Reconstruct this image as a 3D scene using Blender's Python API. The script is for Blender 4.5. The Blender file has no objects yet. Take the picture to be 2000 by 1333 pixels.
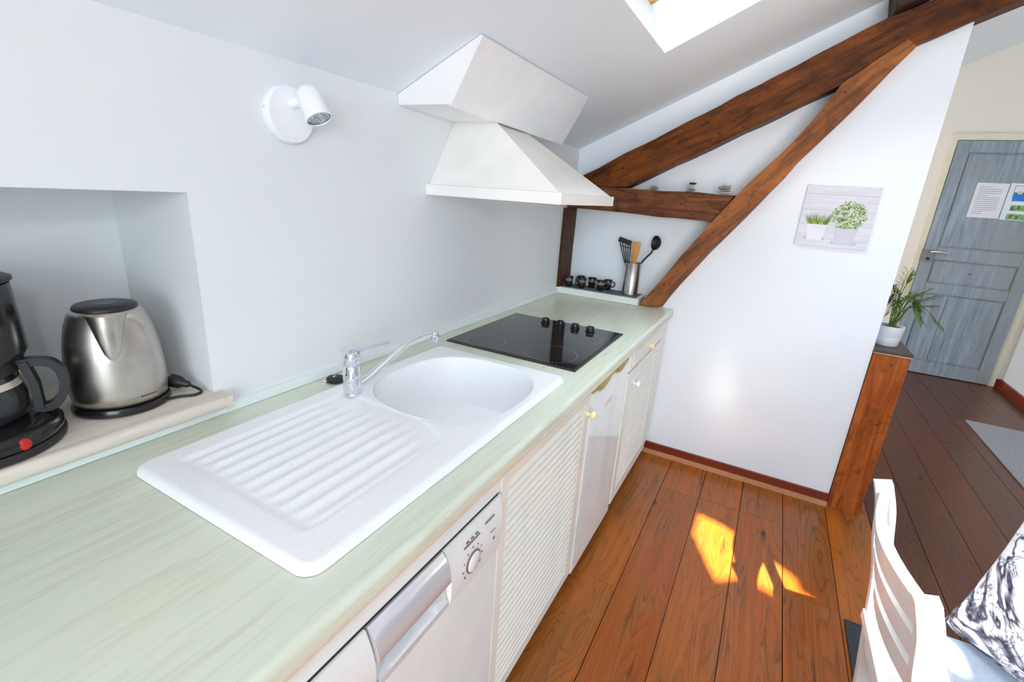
import bpy, bmesh, math, random
from mathutils import Vector, Matrix, noise
from mathutils.geometry import tessellate_polygon
random.seed(7)
scn = bpy.context.scene
COL = scn.collection

# ------------------------------------------------------------------ camera
cam_data = bpy.data.cameras.new('camera')
cam_data.sensor_width = 36.0
cam_data.lens = 925.44 / 2000 * 36.0
cam_data.clip_start = 0.02
cam = bpy.data.objects.new('camera', cam_data)
COL.objects.link(cam)
R = ((0.8731691, -0.1986941, 0.4450801), (0.4831639, 0.2324670, -0.8441041), (0.0642521, 0.9520923, 0.2989849))
mw = Matrix(R).to_4x4()
mw.translation = Vector((1.045, 0.0, 1.38))
cam.matrix_world = mw
scn.camera = cam

# ------------------------------------------------------------------ world, sun, lights, exposure
scn.view_settings.view_transform = 'Standard'
scn.view_settings.look = 'None'
scn.view_settings.gamma = 1.0
scn.view_settings.use_curve_mapping = False
scn.view_settings.exposure = 0.30
world = bpy.data.worlds.new('sky')
scn.world = world
world.use_nodes = True
wn = world.node_tree
bg = wn.nodes['Background']
bg.inputs[0].default_value = (0.74, 0.87, 1.0, 1)
bg.inputs[1].default_value = 2.6

def light(name, kind, loc, direction, energy, color, **kw):
    l = bpy.data.lights.new(name, kind)
    l.energy = energy
    l.color = color
    for k, v in kw.items():
        setattr(l, k, v)
    o = bpy.data.objects.new(name, l)
    COL.objects.link(o)
    o.location = loc
    o.rotation_euler = Vector(direction).to_track_quat('-Z', 'Y').to_euler()
    return o

SUN_DIR = Vector((-0.21, 1.0, -0.81))
light('sun', 'SUN', (3, -4, 6), SUN_DIR, 44.0, (1.0, 0.90, 0.76), angle=math.radians(0.6))
# daylight at the openings of the room
light('gable_window_light', 'AREA', (2.6, -2.30, 1.45), (0, 1, -0.0), 43.0, (0.84, 0.925, 1.0), shape='RECTANGLE', size=2.2, size_y=1.3)
light('roof_window_light', 'AREA', (0.93, 1.56, 2.36), (0.42, 0, -0.9), 15.0, (0.80, 0.91, 1.0), shape='RECTANGLE', size=0.74, size_y=0.72)
# the photographer's flash, just above the camera
light('camera_flash', 'AREA', (1.08, -0.14, 1.62), (-0.5, 0.9, -0.35), 2.0, (0.95, 0.97, 1.0), shape='DISK', size=0.09)

light('hall_fill_light', 'AREA', (0.12, 4.3, 1.5), (1, 0, 0.0), 32.0, (1.0, 0.92, 0.83), shape='RECTANGLE', size=1.4, size_y=1.2)  # unseen light, added to brighten the hall walls and door

scn.cycles.blur_glossy = 0.0
scn.cycles.max_bounces = 10
scn.cycles.diffuse_bounces = 6
scn.cycles.glossy_bounces = 4
scn.cycles.use_denoising = True
scn.cycles.sample_clamp_indirect = 30.0

# ------------------------------------------------------------------ materials
class NT:
    def __init__(s, name):
        m = bpy.data.materials.new(name)
        m.use_nodes = True
        s.m = m
        s.t = m.node_tree
        s.b = s.t.nodes['Principled BSDF']
    def n(s, typ, **kw):
        nd = s.t.nodes.new(typ)
        for k, v in kw.items():
            setattr(nd, k, v)
        return nd
    def l(s, a, b):
        s.t.links.new(a, b)
    def coords(s, scale=(1, 1, 1), src='Object', rnd=False, rot=(0, 0, 0)):
        tc = s.n('ShaderNodeTexCoord')
        mp = s.n('ShaderNodeMapping')
        mp.inputs['Scale'].default_value = scale
        if any(rot):
            m0 = s.n('ShaderNodeMapping')
            m0.inputs['Rotation'].default_value = rot
            s.l(tc.outputs[src], m0.inputs['Vector'])
            s.l(m0.outputs[0], mp.inputs['Vector'])
            return mp.outputs[0]
        if rnd:
            oi = s.n('ShaderNodeObjectInfo')
            mul = s.n('ShaderNodeVectorMath', operation='SCALE')
            mul.inputs[0].default_value = (13.7, 41.3, 7.1)
            s.l(oi.outputs['Random'], mul.inputs['Scale'])
            add = s.n('ShaderNodeVectorMath', operation='ADD')
            s.l(tc.outputs[src], add.inputs[0])
            s.l(mul.outputs[0], add.inputs[1])
            s.l(add.outputs[0], mp.inputs['Vector'])
        else:
            s.l(tc.outputs[src], mp.inputs['Vector'])
        return mp.outputs[0]
    def noise(s, vec, scale, detail=4, rough=0.55, dist=0.0):
        nd = s.n('ShaderNodeTexNoise')
        nd.inputs['Scale'].default_value = scale
        nd.inputs['Detail'].default_value = detail
        nd.inputs['Roughness'].default_value = rough
        nd.inputs['Distortion'].default_value = dist
        s.l(vec, nd.inputs['Vector'])
        return nd.outputs['Fac']
    def ramp(s, fac, stops, interp='LINEAR'):
        r = s.n('ShaderNodeValToRGB')
        r.color_ramp.interpolation = interp
        els = r.color_ramp.elements
        while len(els) < len(stops):
            els.new(0.5)
        for e, (p, c) in zip(els, stops):
            e.position = p
            e.color = (*c, 1) if len(c) == 3 else c
        s.l(fac, r.inputs[0])
        return r.outputs[0]
    def mix(s, fac, a, b, mode='MIX'):
        m = s.n('ShaderNodeMix', data_type='RGBA', blend_type=mode)
        for sock, v in ((m.inputs[0], fac), (m.inputs[6], a), (m.inputs[7], b)):
            if hasattr(v, 'default_value') and hasattr(v, 'is_linked'):
                s.l(v, sock)
            elif isinstance(v, (int, float)):
                sock.default_value = v
            else:
                sock.default_value = (*v, 1)
        return m.outputs[2]
    def math(s, op, a, b=None):
        m = s.n('ShaderNodeMath', operation=op)
        for i, v in enumerate((a, b)):
            if v is None:
                continue
            if isinstance(v, (int, float)):
                m.inputs[i].default_value = v
            else:
                s.l(v, m.inputs[i])
        return m.outputs[0]
    def bump(s, h, strength=0.2, dist=0.002):
        b = s.n('ShaderNodeBump')
        b.inputs['Strength'].default_value = strength
        b.inputs['Distance'].default_value = dist
        s.l(h, b.inputs['Height'])
        s.l(b.outputs[0], s.b.inputs['Normal'])
    def base(s, c):
        if isinstance(c, tuple):
            s.b.inputs['Base Color'].default_value = (*c, 1)
        else:
            s.l(c, s.b.inputs['Base Color'])
    def set(s, **kw):
        for k, v in kw.items():
            s.b.inputs[k.replace('_', ' ')].default_value = v
        return s

def srgb(r, g, b):
    f = lambda v: (v / 255 / 12.92) if v <= 10 else ((v / 255 + 0.055) / 1.055) ** 2.4
    return (f(r), f(g), f(b))

def plain(name, col, rough=0.5, metal=0.0, spec=0.5, vary=0.04, scale=8.0, **kw):
    """one colour with a faint tonal mottling and relief"""
    t = NT(name)
    v = t.coords()
    nz = t.noise(v, scale, 3)
    lo = tuple(max(0, c * (1 - vary)) for c in col)
    hi = tuple(min(1, c * (1 + vary)) for c in col)
    t.base(t.ramp(nz, [(0.3, lo), (0.7, hi)]))
    t.set(Roughness=rough, Metallic=metal, Specular_IOR_Level=spec, **kw)
    return t

def wall_mat(name, col, rough=0.42, spec=0.4):
    t = NT(name)
    v = t.coords()
    nz = t.noise(v, 1.7, 4)
    t.base(t.ramp(nz, [(0.3, tuple(c * 0.975 for c in col)), (0.7, col)]))
    t.set(Roughness=rough, Specular_IOR_Level=spec)
    h = t.noise(v, 38, 3, 0.6)
    t.bump(h, 0.10, 0.003)
    return t.m

M = {}
M['wall'] = wall_mat('white_wall_paint', srgb(229, 233, 234))
M['wall_end'] = wall_mat('white_satin_paint', srgb(238, 246, 252), 0.30, 0.45)
M['ceiling'] = wall_mat('ceiling_paint', srgb(236, 246, 253), 0.55, 0.3)
M['hall'] = wall_mat('cream_hall_paint', srgb(228, 222, 212), 0.6, 0.3)
M['white_gloss'] = plain('white_gloss_enamel', srgb(232, 241, 241), 0.22).m
M['cabinet'] = plain('cream_white_lacquer', srgb(235, 236, 226), 0.35).m
M['hood'] = plain('hood_white_enamel', srgb(243, 243, 238), 0.32).m
M['plaster_box'] = plain('duct_white_paint', srgb(240, 242, 242), 0.5).m
M['chair'] = plain('chair_white_paint', srgb(240, 241, 242), 0.35).m
M['lamp_white'] = plain('lamp_white', srgb(240, 243, 246), 0.35).m
M['black_gloss'] = plain('black_gloss_plastic', (0.012, 0.012, 0.013), 0.18).m
M['black'] = plain('black_plastic', (0.016, 0.016, 0.017), 0.42).m
M['black_rubber'] = plain('black_rubber', (0.018, 0.02, 0.018), 0.6).m
M['glass_black'] = plain('black_ceramic_glass', (0.012, 0.012, 0.014), 0.06, 0.0, 0.85).m
M['hob_frame'] = plain('hob_frame_black', (0.02, 0.02, 0.022), 0.25).m
M['ring_print'] = plain('hob_ring_print', (0.48, 0.45, 0.43), 0.4).m
M['chrome'] = plain('chrome', (0.80, 0.83, 0.86), 0.07, 1.0).m
M['dark_joint'] = plain('dark_joint', (0.02, 0.02, 0.02), 0.8).m
M['grey_line'] = plain('grey_line', srgb(125, 110, 110), 0.5).m
M['silver_plastic'] = plain('silver_plastic', srgb(222, 228, 232), 0.14, 0.35).m
M['ivory'] = plain('ivory_plastic', srgb(232, 224, 180), 0.35).m
M['fridge_gloss'] = plain('fridge_gloss_enamel', srgb(232, 240, 240), 0.08).m
M['fridge_yellow'] = plain('yellowed_plastic', srgb(214, 200, 140), 0.4).m
M['red'] = plain('red_switch', (0.55, 0.015, 0.01), 0.2).m
M['pot'] = plain('white_ceramic', srgb(225, 230, 236), 0.35).m
M['soil'] = plain('soil', (0.03, 0.02, 0.012), 0.9, vary=0.4, scale=200).m
M['stem'] = plain('palm_stem', (0.10, 0.17, 0.03), 0.5).m
M['cream_paint'] = plain('cream_paint', srgb(218, 212, 190), 0.45).m
M['paper'] = plain('paper', srgb(222, 225, 230), 0.7).m
M['ink'] = plain('printed_text', srgb(165, 168, 176), 0.8).m
M['blue_ink'] = plain('blue_print', srgb(15, 120, 205), 0.5).m
M['green_ink'] = plain('green_print', srgb(120, 175, 90), 0.5, vary=0.5, scale=60).m
M['dark_ink'] = plain('dark_print', srgb(95, 105, 110), 0.6).m
M['yellow_ink'] = plain('yellow_print', srgb(225, 205, 110), 0.6).m
M['film'] = plain('plastic_film', srgb(222, 228, 238), 0.12).m
M['door_metal'] = plain('worn_iron', (0.16, 0.15, 0.14), 0.4, 0.8).m
M['seat_pad'] = plain('grey_blue_cloth', srgb(172, 186, 204), 0.8, vary=0.06, scale=90).m
M['coffee_glass'] = plain('smoked_glass', (0.03, 0.032, 0.035), 0.05).m
M['band'] = plain('steel_band', srgb(225, 222, 205), 0.25, 0.5).m
M['pebble_grey'] = plain('grey_pebble', srgb(140, 142, 140), 0.5, vary=0.2, scale=60).m
M['pebble_pale'] = plain('pale_pebble', srgb(205, 198, 185), 0.5, vary=0.15, scale=60).m
M['pebble_dark'] = plain('dark_pebble', srgb(48, 47, 45), 0.45, vary=0.2, scale=60).m
M['mug'] = plain('mug_black_glaze', (0.014, 0.013, 0.013), 0.16).m
M['mug_stripe'] = plain('mug_cream_stripe', srgb(205, 196, 178), 0.35).m
M['ledge'] = plain('ledge_paint', srgb(226, 233, 228), 0.4).m

def brushed(name, col, rough=0.26):
    t = NT(name)
    v = t.coords((1, 1, 60))
    nz = t.noise(v, 30, 3)
    t.base(t.ramp(nz, [(0.3, tuple(c * 0.86 for c in col)), (0.7, col)]))
    t.set(Metallic=1.0, Roughness=rough, Anisotropic=0.5)
    t.bump(nz, 0.03, 0.001)
    return t.m
M['steel'] = brushed('brushed_steel', (0.60, 0.57, 0.52), 0.28)
M['steel_holder'] = brushed('brushed_steel_cup', (0.55, 0.53, 0.51), 0.24)

def speckle(name):
    t = NT(name)
    v = t.coords()
    a = t.noise(v, 420, 2, 0.7)
    base = t.ramp(a, [(0.28, srgb(222, 226, 228)), (0.40, srgb(243, 247, 249)), (0.62, srgb(245, 249, 251)), (0.75, srgb(250, 252, 253))])
    t.base(base)
    t.set(Roughness=0.38)
    t.bump(a, 0.06, 0.0006)
    return t.m
M['sink'] = speckle('granite_composite_white')

def worktop_mat():
    t = NT('pale_green_limed_laminate')
    v = t.coords((26, 1.6, 8))
    a = t.noise(v, 3.0, 6, 0.65, 0.6)
    v2 = t.coords((90, 3.0, 8))
    b = t.noise(v2, 2.5, 4, 0.6)
    v3 = t.coords((1, 1, 1))
    c = t.noise(v3, 2.2, 3)
    c1 = t.ramp(a, [(0.32, srgb(201, 206, 187)), (0.5, srgb(211, 223, 206)), (0.7, srgb(220, 228, 215))])
    c2 = t.mix(t.math('MULTIPLY', b, 0.30), c1, srgb(232, 232, 212))
    warm = t.ramp(c, [(0.4, (1, 1, 1)), (0.65, (1.0, 0.985, 0.93))])
    t.base(t.mix(1.0, c2, warm, 'MULTIPLY'))
    t.set(Roughness=0.30, Specular_IOR_Level=0.5)
    t.bump(b, 0.05, 0.001)
    return t.m
M['worktop'] = worktop_mat()
def sill_mat():
    t = NT('limed_beige_laminate')
    v = t.coords((30, 1.6, 8))
    a = t.noise(v, 3.0, 5, 0.6, 0.4)
    t.base(t.ramp(a, [(0.3, srgb(205, 196, 182)), (0.7, srgb(226, 220, 208))]))
    t.set(Roughness=0.4)
    return t.m
M['sill'] = sill_mat()
M['peach'] = plain('worktop_edge_band', srgb(216, 204, 184), 0.4).m

def plank_mat(name='varnished_old_pine', tone=1.0):
    """varnished old pine: contour lines of a stretched noise make the cathedral grain"""
    t = NT(name)
    oi = t.n('ShaderNodeObjectInfo')
    v = t.coords((7.0, 0.75, 1), rnd=True)
    f = t.noise(v, 1.0, 2, 0.45, 0.5)
    rings = t.math('FRACT', t.math('MULTIPLY', f, 26.0))
    line = t.ramp(rings, [(0.0, (0.15,) * 3), (0.14, (1.0,) * 3), (0.75, (0.8,) * 3), (1.0, (0.15,) * 3)])
    v2 = t.coords((75, 2.2, 1), rnd=True)
    fine = t.noise(v2, 1.0, 5, 0.65)
    v3 = t.coords((5, 1.0, 1), rnd=True)
    stain = t.noise(v3, 1.6, 5, 0.6, 0.8)
    # colour of the board itself
    board = t.ramp(oi.outputs['Random'], [(0.0, srgb(172, 86, 10)), (0.35, srgb(160, 90, 22)), (0.65, srgb(156, 76, 10)), (1.0, srgb(180, 100, 26))])
    wear = t.ramp(stain, [(0.42, (0, 0, 0)), (0.68, (1, 1, 1))])
    c = t.mix(t.math('MULTIPLY', wear, 0.55), board, srgb(136, 92, 46))
    amount = t.math('ADD', t.math('MULTIPLY', wear, 0.38), 0.22)
    dark = t.mix(amount, (1, 1, 1), line, 'MIX')
    c = t.mix(1.0, c, dark, 'MULTIPLY')
    c = t.mix(1.0, c, t.ramp(fine, [(0.25, (0.72, 0.68, 0.64)), (0.6, (1.05, 1.05, 1.05))]), 'MULTIPLY')
    v4 = t.coords((5.5, 2.6, 1), rnd=True)
    vo = t.n('ShaderNodeTexVoronoi')
    vo.inputs['Scale'].default_value = 0.9
    t.l(v4, vo.inputs['Vector'])
    knot = t.ramp(vo.outputs['Distance'], [(0.03, (0.12, 0.10, 0.09)), (0.085, (1, 1, 1))])
    c = t.mix(1.0, c, knot, 'MULTIPLY')
    v5 = t.coords((28, 2.6, 1), rnd=True)
    blk = t.noise(v5, 1.3, 4, 0.7, 0.3)
    c = t.mix(1.0, c, t.ramp(blk, [(0.26, (0.30, 0.28, 0.28)), (0.40, (1, 1, 1))]), 'MULTIPLY')
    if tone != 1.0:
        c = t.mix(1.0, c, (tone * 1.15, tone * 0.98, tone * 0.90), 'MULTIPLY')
    t.base(c)
    t.set(Roughness=0.5, Specular_IOR_Level=0.2, Coat_Weight=0.55, Coat_Roughness=0.2)
    t.bump(t.math('ADD', fine, line), 0.10, 0.0012)
    return t.m
M['plank'] = plank_mat()
M['plank_hall'] = plank_mat('shade_toned_hall_boards', 0.26)  # same boards with the dimness of the hall put into their colour

def beam_mat(name, dark, mid, light_c, axis=(1, 12, 12), rot=(0, 0, 0)):
    t = NT(name)
    v = t.coords(axis, rot=rot)
    g = t.noise(v, 2.2, 7, 0.7, 0.9)
    v2 = t.coords()
    blot = t.noise(v2, 3.4, 4, 0.6, 0.4)
    v3 = t.coords((2, 1, 2))
    tone = t.ramp(blot, [(0.36, (0, 0, 0)), (0.66, (1, 1, 1))])
    base = t.mix(tone, mid, light_c)
    c = t.mix(t.ramp(g, [(0.34, (0.9, 0.9, 0.9)), (0.62, (0, 0, 0))]), base, dark)
    fl = t.noise(v2, 11.0, 5, 0.7, 0.6)
    c = t.mix(t.ramp(fl, [(0.30, (0.75, 0.75, 0.75)), (0.48, (0, 0, 0))]), c, dark)
    vo = t.n('ShaderNodeTexVoronoi')
    vo.inputs['Scale'].default_value = 9.0
    t.l(v3, vo.inputs['Vector'])
    c = t.mix(1.0, c, t.ramp(vo.outputs['Distance'], [(0.04, (0.25, 0.22, 0.2)), (0.12, (1, 1, 1))]), 'MULTIPLY')
    t.base(c)
    t.set(Roughness=0.55, Specular_IOR_Level=0.2)
    t.bump(t.math('ADD', g, t.noise(v2, 26, 4)), 0.35, 0.006)
    return t.m
D, MI, LI = srgb(48, 24, 10), srgb(98, 51, 16), srgb(136, 75, 24)
M['beam'] = beam_mat('hewn_oak_rafter', D, MI, LI, (1.5, 10, 14), (0, math.radians(27), 0))
M['tie'] = beam_mat('hewn_oak_tie', D, srgb(112, 66, 38), srgb(138, 84, 46), (1.5, 10, 16))
M['brace'] = beam_mat('hewn_oak_brace', srgb(92, 58, 38), srgb(150, 92, 52), srgb(188, 118, 62), (1.5, 10, 14), (0, math.radians(48), 0))
M['post'] = beam_mat('dark_oak', srgb(52, 32, 18), srgb(84, 52, 30), srgb(100, 62, 36), (14, 10, 1.5))
M['old_dark'] = beam_mat('weathered_dark_oak', srgb(36, 26, 22), srgb(62, 46, 38), srgb(78, 60, 50), (3, 3, 3))
M['block'] = beam_mat('varnished_red_pine', srgb(108, 50, 16), srgb(168, 84, 28), srgb(192, 106, 42), (14, 10, 1.3))
M['block_top'] = plain('dark_stained_top', srgb(70, 52, 44), 0.4, vary=0.15).m
M['mahogany'] = plain('red_brown_varnish', srgb(118, 44, 22), 0.3, vary=0.12).m
M['pine_edge'] = plain('pine_quadrant', srgb(196, 142, 100), 0.4, vary=0.1).m
M['pine'] = plain('clear_pine', srgb(226, 176, 110), 0.4, vary=0.1).m
M['spatula_wood'] = beam_mat('beech_wood', srgb(176, 120, 66), srgb(205, 150, 90), srgb(222, 172, 112), (40, 40, 3))

def door_mat():
    t = NT('blue_grey_limewash')
    v = t.coords((16, 10, 1.2))
    a = t.noise(v, 2.0, 6, 0.65, 0.5)
    v2 = t.coords()
    b = t.noise(v2, 2.2, 4)
    c1 = t.ramp(a, [(0.3, srgb(108, 122, 132)), (0.5, srgb(134, 148, 160)), (0.72, srgb(164, 178, 190))])
    c2 = t.mix(t.ramp(b, [(0.4, (0, 0, 0)), (0.7, (1, 1, 1))]), c1, srgb(140, 148, 150))
    t.base(c2)
    t.set(Roughness=0.45)
    return t.m
M['door'] = door_mat()
M['door_stile'] = M['door']

def rug_mat(name, a, b):
    t = NT(name)
    v = t.coords((30, 110, 1))
    n1 = t.noise(v, 3, 4, 0.7)
    t.base(t.ramp(n1, [(0.35, a), (0.65, b)]))
    t.set(Roughness=0.95, Specular_IOR_Level=0.1)
    t.bump(n1, 0.5, 0.004)
    return t.m
M['rug_grey'] = rug_mat('grey_pile', srgb(122, 126, 132), srgb(176, 180, 186))
M['rug_dark'] = rug_mat('charcoal_weave', srgb(52, 54, 58), srgb(84, 88, 94))
M['mat_grey'] = rug_mat('grey_shelf_liner', srgb(104, 112, 116), srgb(128, 136, 140))

def leaf_mat(name, a, b):
    t = NT(name)
    oi = t.n('ShaderNodeObjectInfo')
    v = t.coords()
    nz = t.noise(v, 30, 2)
    c = t.ramp(nz, [(0.3, a), (0.7, b)])
    t.base(c)
    t.set(Roughness=0.4)
    return t.m
M['leaf'] = leaf_mat('palm_leaf', srgb(38, 66, 22), srgb(82, 118, 40))
M['leaf_light'] = leaf_mat('palm_leaf_young', srgb(86, 124, 40), srgb(126, 158, 60))

def cushion_mat():
    t = NT('black_white_marbled_cloth')
    v = t.coords()
    f = t.noise(v, 4.6, 3, 0.5, 2.4)
    d = t.math('ABSOLUTE', t.math('SUBTRACT', f, 0.5))
    vein = t.ramp(d, [(0.0, srgb(52, 54, 74)), (0.018, srgb(105, 108, 128)), (0.05, srgb(232, 234, 240)), (0.5, srgb(244, 245, 248))])
    f2 = t.noise(v, 9.5, 4, 0.6, 1.8)
    d2 = t.math('ABSOLUTE', t.math('SUBTRACT', f2, 0.52))
    vein2 = t.ramp(d2, [(0.0, srgb(80, 84, 104)), (0.016, srgb(215, 218, 226)), (0.035, (1, 1, 1))])
    t.base(t.mix(1.0, vein, vein2, 'MULTIPLY'))
    t.set(Roughness=0.75, Specular_IOR_Level=0.2)
    return t.m
M['cushion'] = cushion_mat()

def glass_mat(name='clear_window_glass'):
    t = NT(name)
    tr = t.n('ShaderNodeBsdfTransparent')
    gl = t.n('ShaderNodeBsdfGlossy')
    gl.inputs['Roughness'].default_value = 0.02
    fr = t.n('ShaderNodeFresnel')
    fr.inputs['IOR'].default_value = 1.45
    mx = t.n('ShaderNodeMixShader')
    t.l(fr.outputs[0], mx.inputs[0]); t.l(tr.outputs[0], mx.inputs[1]); t.l(gl.outputs[0], mx.inputs[2])
    t.l(mx.outputs[0], t.t.nodes['Material Output'].inputs['Surface'])
    return t.m
M['pane'] = glass_mat()

def bulb_mat():
    t = NT('faceted_reflector')
    v = t.coords()
    vo = t.n('ShaderNodeTexVoronoi')
    vo.inputs['Scale'].default_value = 220
    t.l(v, vo.inputs['Vector'])
    t.base(t.ramp(vo.outputs['Distance'], [(0.1, srgb(120, 130, 145)), (0.6, srgb(225, 232, 240))]))
    t.set(Metallic=0.9, Roughness=0.2)
    t.bump(vo.outputs['Distance'], 0.6, 0.004)
    return t.m
M['bulb'] = bulb_mat()

def canvas_mat():
    t = NT('canvas_painted_boards')
    v = t.coords((3, 1, 40))
    a = t.noise(v, 3, 4)
    t.base(t.ramp(a, [(0.3, srgb(216, 220, 230)), (0.7, srgb(232, 236, 244))]))
    t.set(Roughness=0.7)
    return t.m
M['canvas'] = canvas_mat()
for nm, c in (('p_line', (190, 196, 210)), ('p_pot', (236, 240, 246)), ('p_pot2', (214, 214, 226)), ('p_shade', (198, 203, 218)),
              ('p_g1', (110, 150, 60)), ('p_g2', (170, 195, 90)), ('p_g3', (78, 104, 66)), ('p_g4', (196, 214, 150))):
    M[nm] = plain('print_' + nm[2:], srgb(*c), 0.7, vary=0.05).m

# ------------------------------------------------------------------ mesh helpers
def new(): return bmesh.new()
def box(bm, x0, x1, y0, y1, z0, z1):
    vs = [bm.verts.new((x, y, z)) for x in (x0, x1) for y in (y0, y1) for z in (z0, z1)]
    for f in ((0, 1, 3, 2), (4, 6, 7, 5), (0, 4, 5, 1), (2, 3, 7, 6), (0, 2, 6, 4), (1, 5, 7, 3)):
        bm.faces.new([vs[i] for i in f])
    return vs
def bevel(bm, w, seg=2, ang=0.5):
    es = [e for e in bm.edges if len(e.link_faces) == 2 and e.calc_face_angle(0) > ang]
    if es:
        bmesh.ops.bevel(bm, geom=es, offset=w, segments=seg, profile=0.5, affect='EDGES', clamp_overlap=True)
def prism(bm, poly, vec):
    v = Vector(vec)
    a = [bm.verts.new(p) for p in poly]
    b = [bm.verts.new(Vector(p) + v) for p in poly]
    bm.faces.new(a)
    bm.faces.new(b[::-1])
    n = len(a)
    for i in range(n):
        bm.faces.new((a[i], b[i], b[(i + 1) % n], a[(i + 1) % n]))
def loft(bm, rings, close=True, cap=True):
    rs = [[bm.verts.new(p) for p in r] for r in rings]
    n = len(rs[0])
    for a, b in zip(rs[:-1], rs[1:]):
        for i in range(n if close else n - 1):
            bm.faces.new((a[i], a[(i + 1) % n], b[(i + 1) % n], b[i]))
    if cap and close:
        bm.faces.new(rs[0][::-1])
        bm.faces.new(rs[-1])
def lathe(bm, prof, seg=28, c=(0, 0, 0), axis=(0, 0, 1), sx=1.0, sy=1.0, cap=True):
    """profile of (radius, height) turned round an axis through c"""
    q = Vector((0, 0, 1)).rotation_difference(Vector(axis).normalized()).to_matrix()
    c = Vector(c)
    rings = []
    for r, z in prof:
        r = max(r, 1e-5)
        rings.append([c + q @ Vector((r * sx * math.cos(2 * math.pi * i / seg), r * sy * math.sin(2 * math.pi * i / seg), z)) for i in range(seg)])
    loft(bm, rings, True, cap)
def tube(bm, pts, rad, seg=10, flat=None):
    pts = [Vector(p) for p in pts]
    n = len(pts)
    rads = rad if isinstance(rad, (list, tuple)) else [rad] * n
    rings = []
    up = None
    for i, p in enumerate(pts):
        t = (pts[min(i + 1, n - 1)] - pts[max(i - 1, 0)]).normalized()
        if up is None:
            up = t.orthogonal().normalized()
        up = (up - t * up.dot(t))
        up = up.normalized() if up.length > 1e-6 else t.orthogonal().normalized()
        s = t.cross(up)
        rings.append([p + (up * math.cos(2 * math.pi * k / seg) + s * math.sin(2 * math.pi * k / seg)) * rads[i] for k in range(seg)])
    loft(bm, rings)
def curve_pts(ctrl, n=20):
    """Catmull-Rom through the control points"""
    c = [Vector(p) for p in ctrl]
    c = [c[0] * 2 - c[1]] + c + [c[-1] * 2 - c[-2]]
    out = []
    segs = len(c) - 3
    for i in range(segs):
        p0, p1, p2, p3 = c[i:i + 4]
        m = max(2, n // segs)
        for k in range(m):
            t = k / m
            out.append(0.5 * ((2 * p1) + (p2 - p0) * t + (2 * p0 - 5 * p1 + 4 * p2 - p3) * t * t + (3 * p1 - p0 - 3 * p2 + p3) * t ** 3))
    out.append(c[-2])
    return out
def sweep_rect(bm, pts, wdir, w, h):
    """flat bar along pts: w along wdir, h across"""
    pts = [Vector(p) for p in pts]
    rings = []
    n = len(pts)
    ws = w if isinstance(w, (list, tuple)) else [w] * n
    hs = h if isinstance(h, (list, tuple)) else [h] * n
    wd = Vector(wdir).normalized()
    for i, p in enumerate(pts):
        t = (pts[min(i + 1, n - 1)] - pts[max(i - 1, 0)]).normalized()
        a = (wd - t * wd.dot(t)).normalized()
        b = t.cross(a)
        rings.append([p + a * ws[i] / 2 * sa + b * hs[i] / 2 * sb for sa, sb in ((-1, -1), (1, -1), (1, 1), (-1, 1))])
    loft(bm, rings)
def poly(bm, pts):
    bm.faces.new([bm.verts.new(p) for p in pts])

def obj(name, bm, mat, parent=None, smooth=None, recalc=True):
    if recalc:
        bmesh.ops.recalc_face_normals(bm, faces=bm.faces)
    me = bpy.data.meshes.new(name)
    bm.to_mesh(me)
    bm.free()
    o = bpy.data.objects.new(name, me)
    COL.objects.link(o)
    me.materials.append(M[mat] if isinstance(mat, str) else mat)
    if smooth is not None:
        for p in me.polygons:
            p.use_smooth = True
        if smooth < 180:
            me.set_sharp_from_angle(angle=math.radians(smooth))
    if parent is not None:
        attach(o, parent)
    return o
ORIGIN = {}
def attach(o, parent):
    o.parent = parent
    o.matrix_parent_inverse = Matrix.Translation(-Vector(ORIGIN.get(parent.name, (0, 0, 0))))
    ORIGIN[o.name] = (0, 0, 0) if o.name not in ORIGIN else ORIGIN[o.name]
def tag(o, label, cat, group=None):
    o['label'] = label
    o['category'] = cat
    if group:
        o['group'] = group
    return o
def thing(name, label, cat, loc=(0, 0, 0), group=None):
    o = bpy.data.objects.new(name, None)
    COL.objects.link(o)
    o.location = loc
    o.empty_display_size = 0.05
    ORIGIN[o.name] = tuple(loc)
    return tag(o, label, cat, group)
def struct(name, bm, mat, parent=None, smooth=None):
    o = obj(name, bm, mat, parent, smooth)
    if parent is None:
        o['kind'] = 'structure'
    return o
def bx(name, mat, parent, x0, x1, y0, y1, z0, z1, bev=0.0, seg=2):
    b = new()
    box(b, x0, x1, y0, y1, z0, z1)
    if bev:
        bevel(b, bev, seg)
    return obj(name, b, mat, parent, 40 if bev else None)
def dup(root, loc, label=None, rotz=0.0):
    r = root.copy()
    COL.objects.link(r)
    r.location = loc
    r.rotation_euler = (0, 0, rotz)
    if label:
        r['label'] = label
    for ch in list(root.children):
        c = ch.copy()
        COL.objects.link(c)
        c.parent = r
        c.matrix_parent_inverse = ch.matrix_parent_inverse.copy()
        for g in list(ch.children):
            d = g.copy()
            COL.objects.link(d)
            d.parent = c
            d.matrix_parent_inverse = g.matrix_parent_inverse.copy()
    return r

# ================================================================== THE ROOM
SL, Z0 = 0.465, 1.632                       # slope of the left roof plane
def cz(x): return Z0 + SL * x
XR = 2.5                                    # ridge
def cz2(x): return cz(XR) - SL * (x - XR)
X_RIGHT, Y_BACK, Y_FAR = 4.9, -2.45, 5.6
Y_END = 2.56

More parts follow.
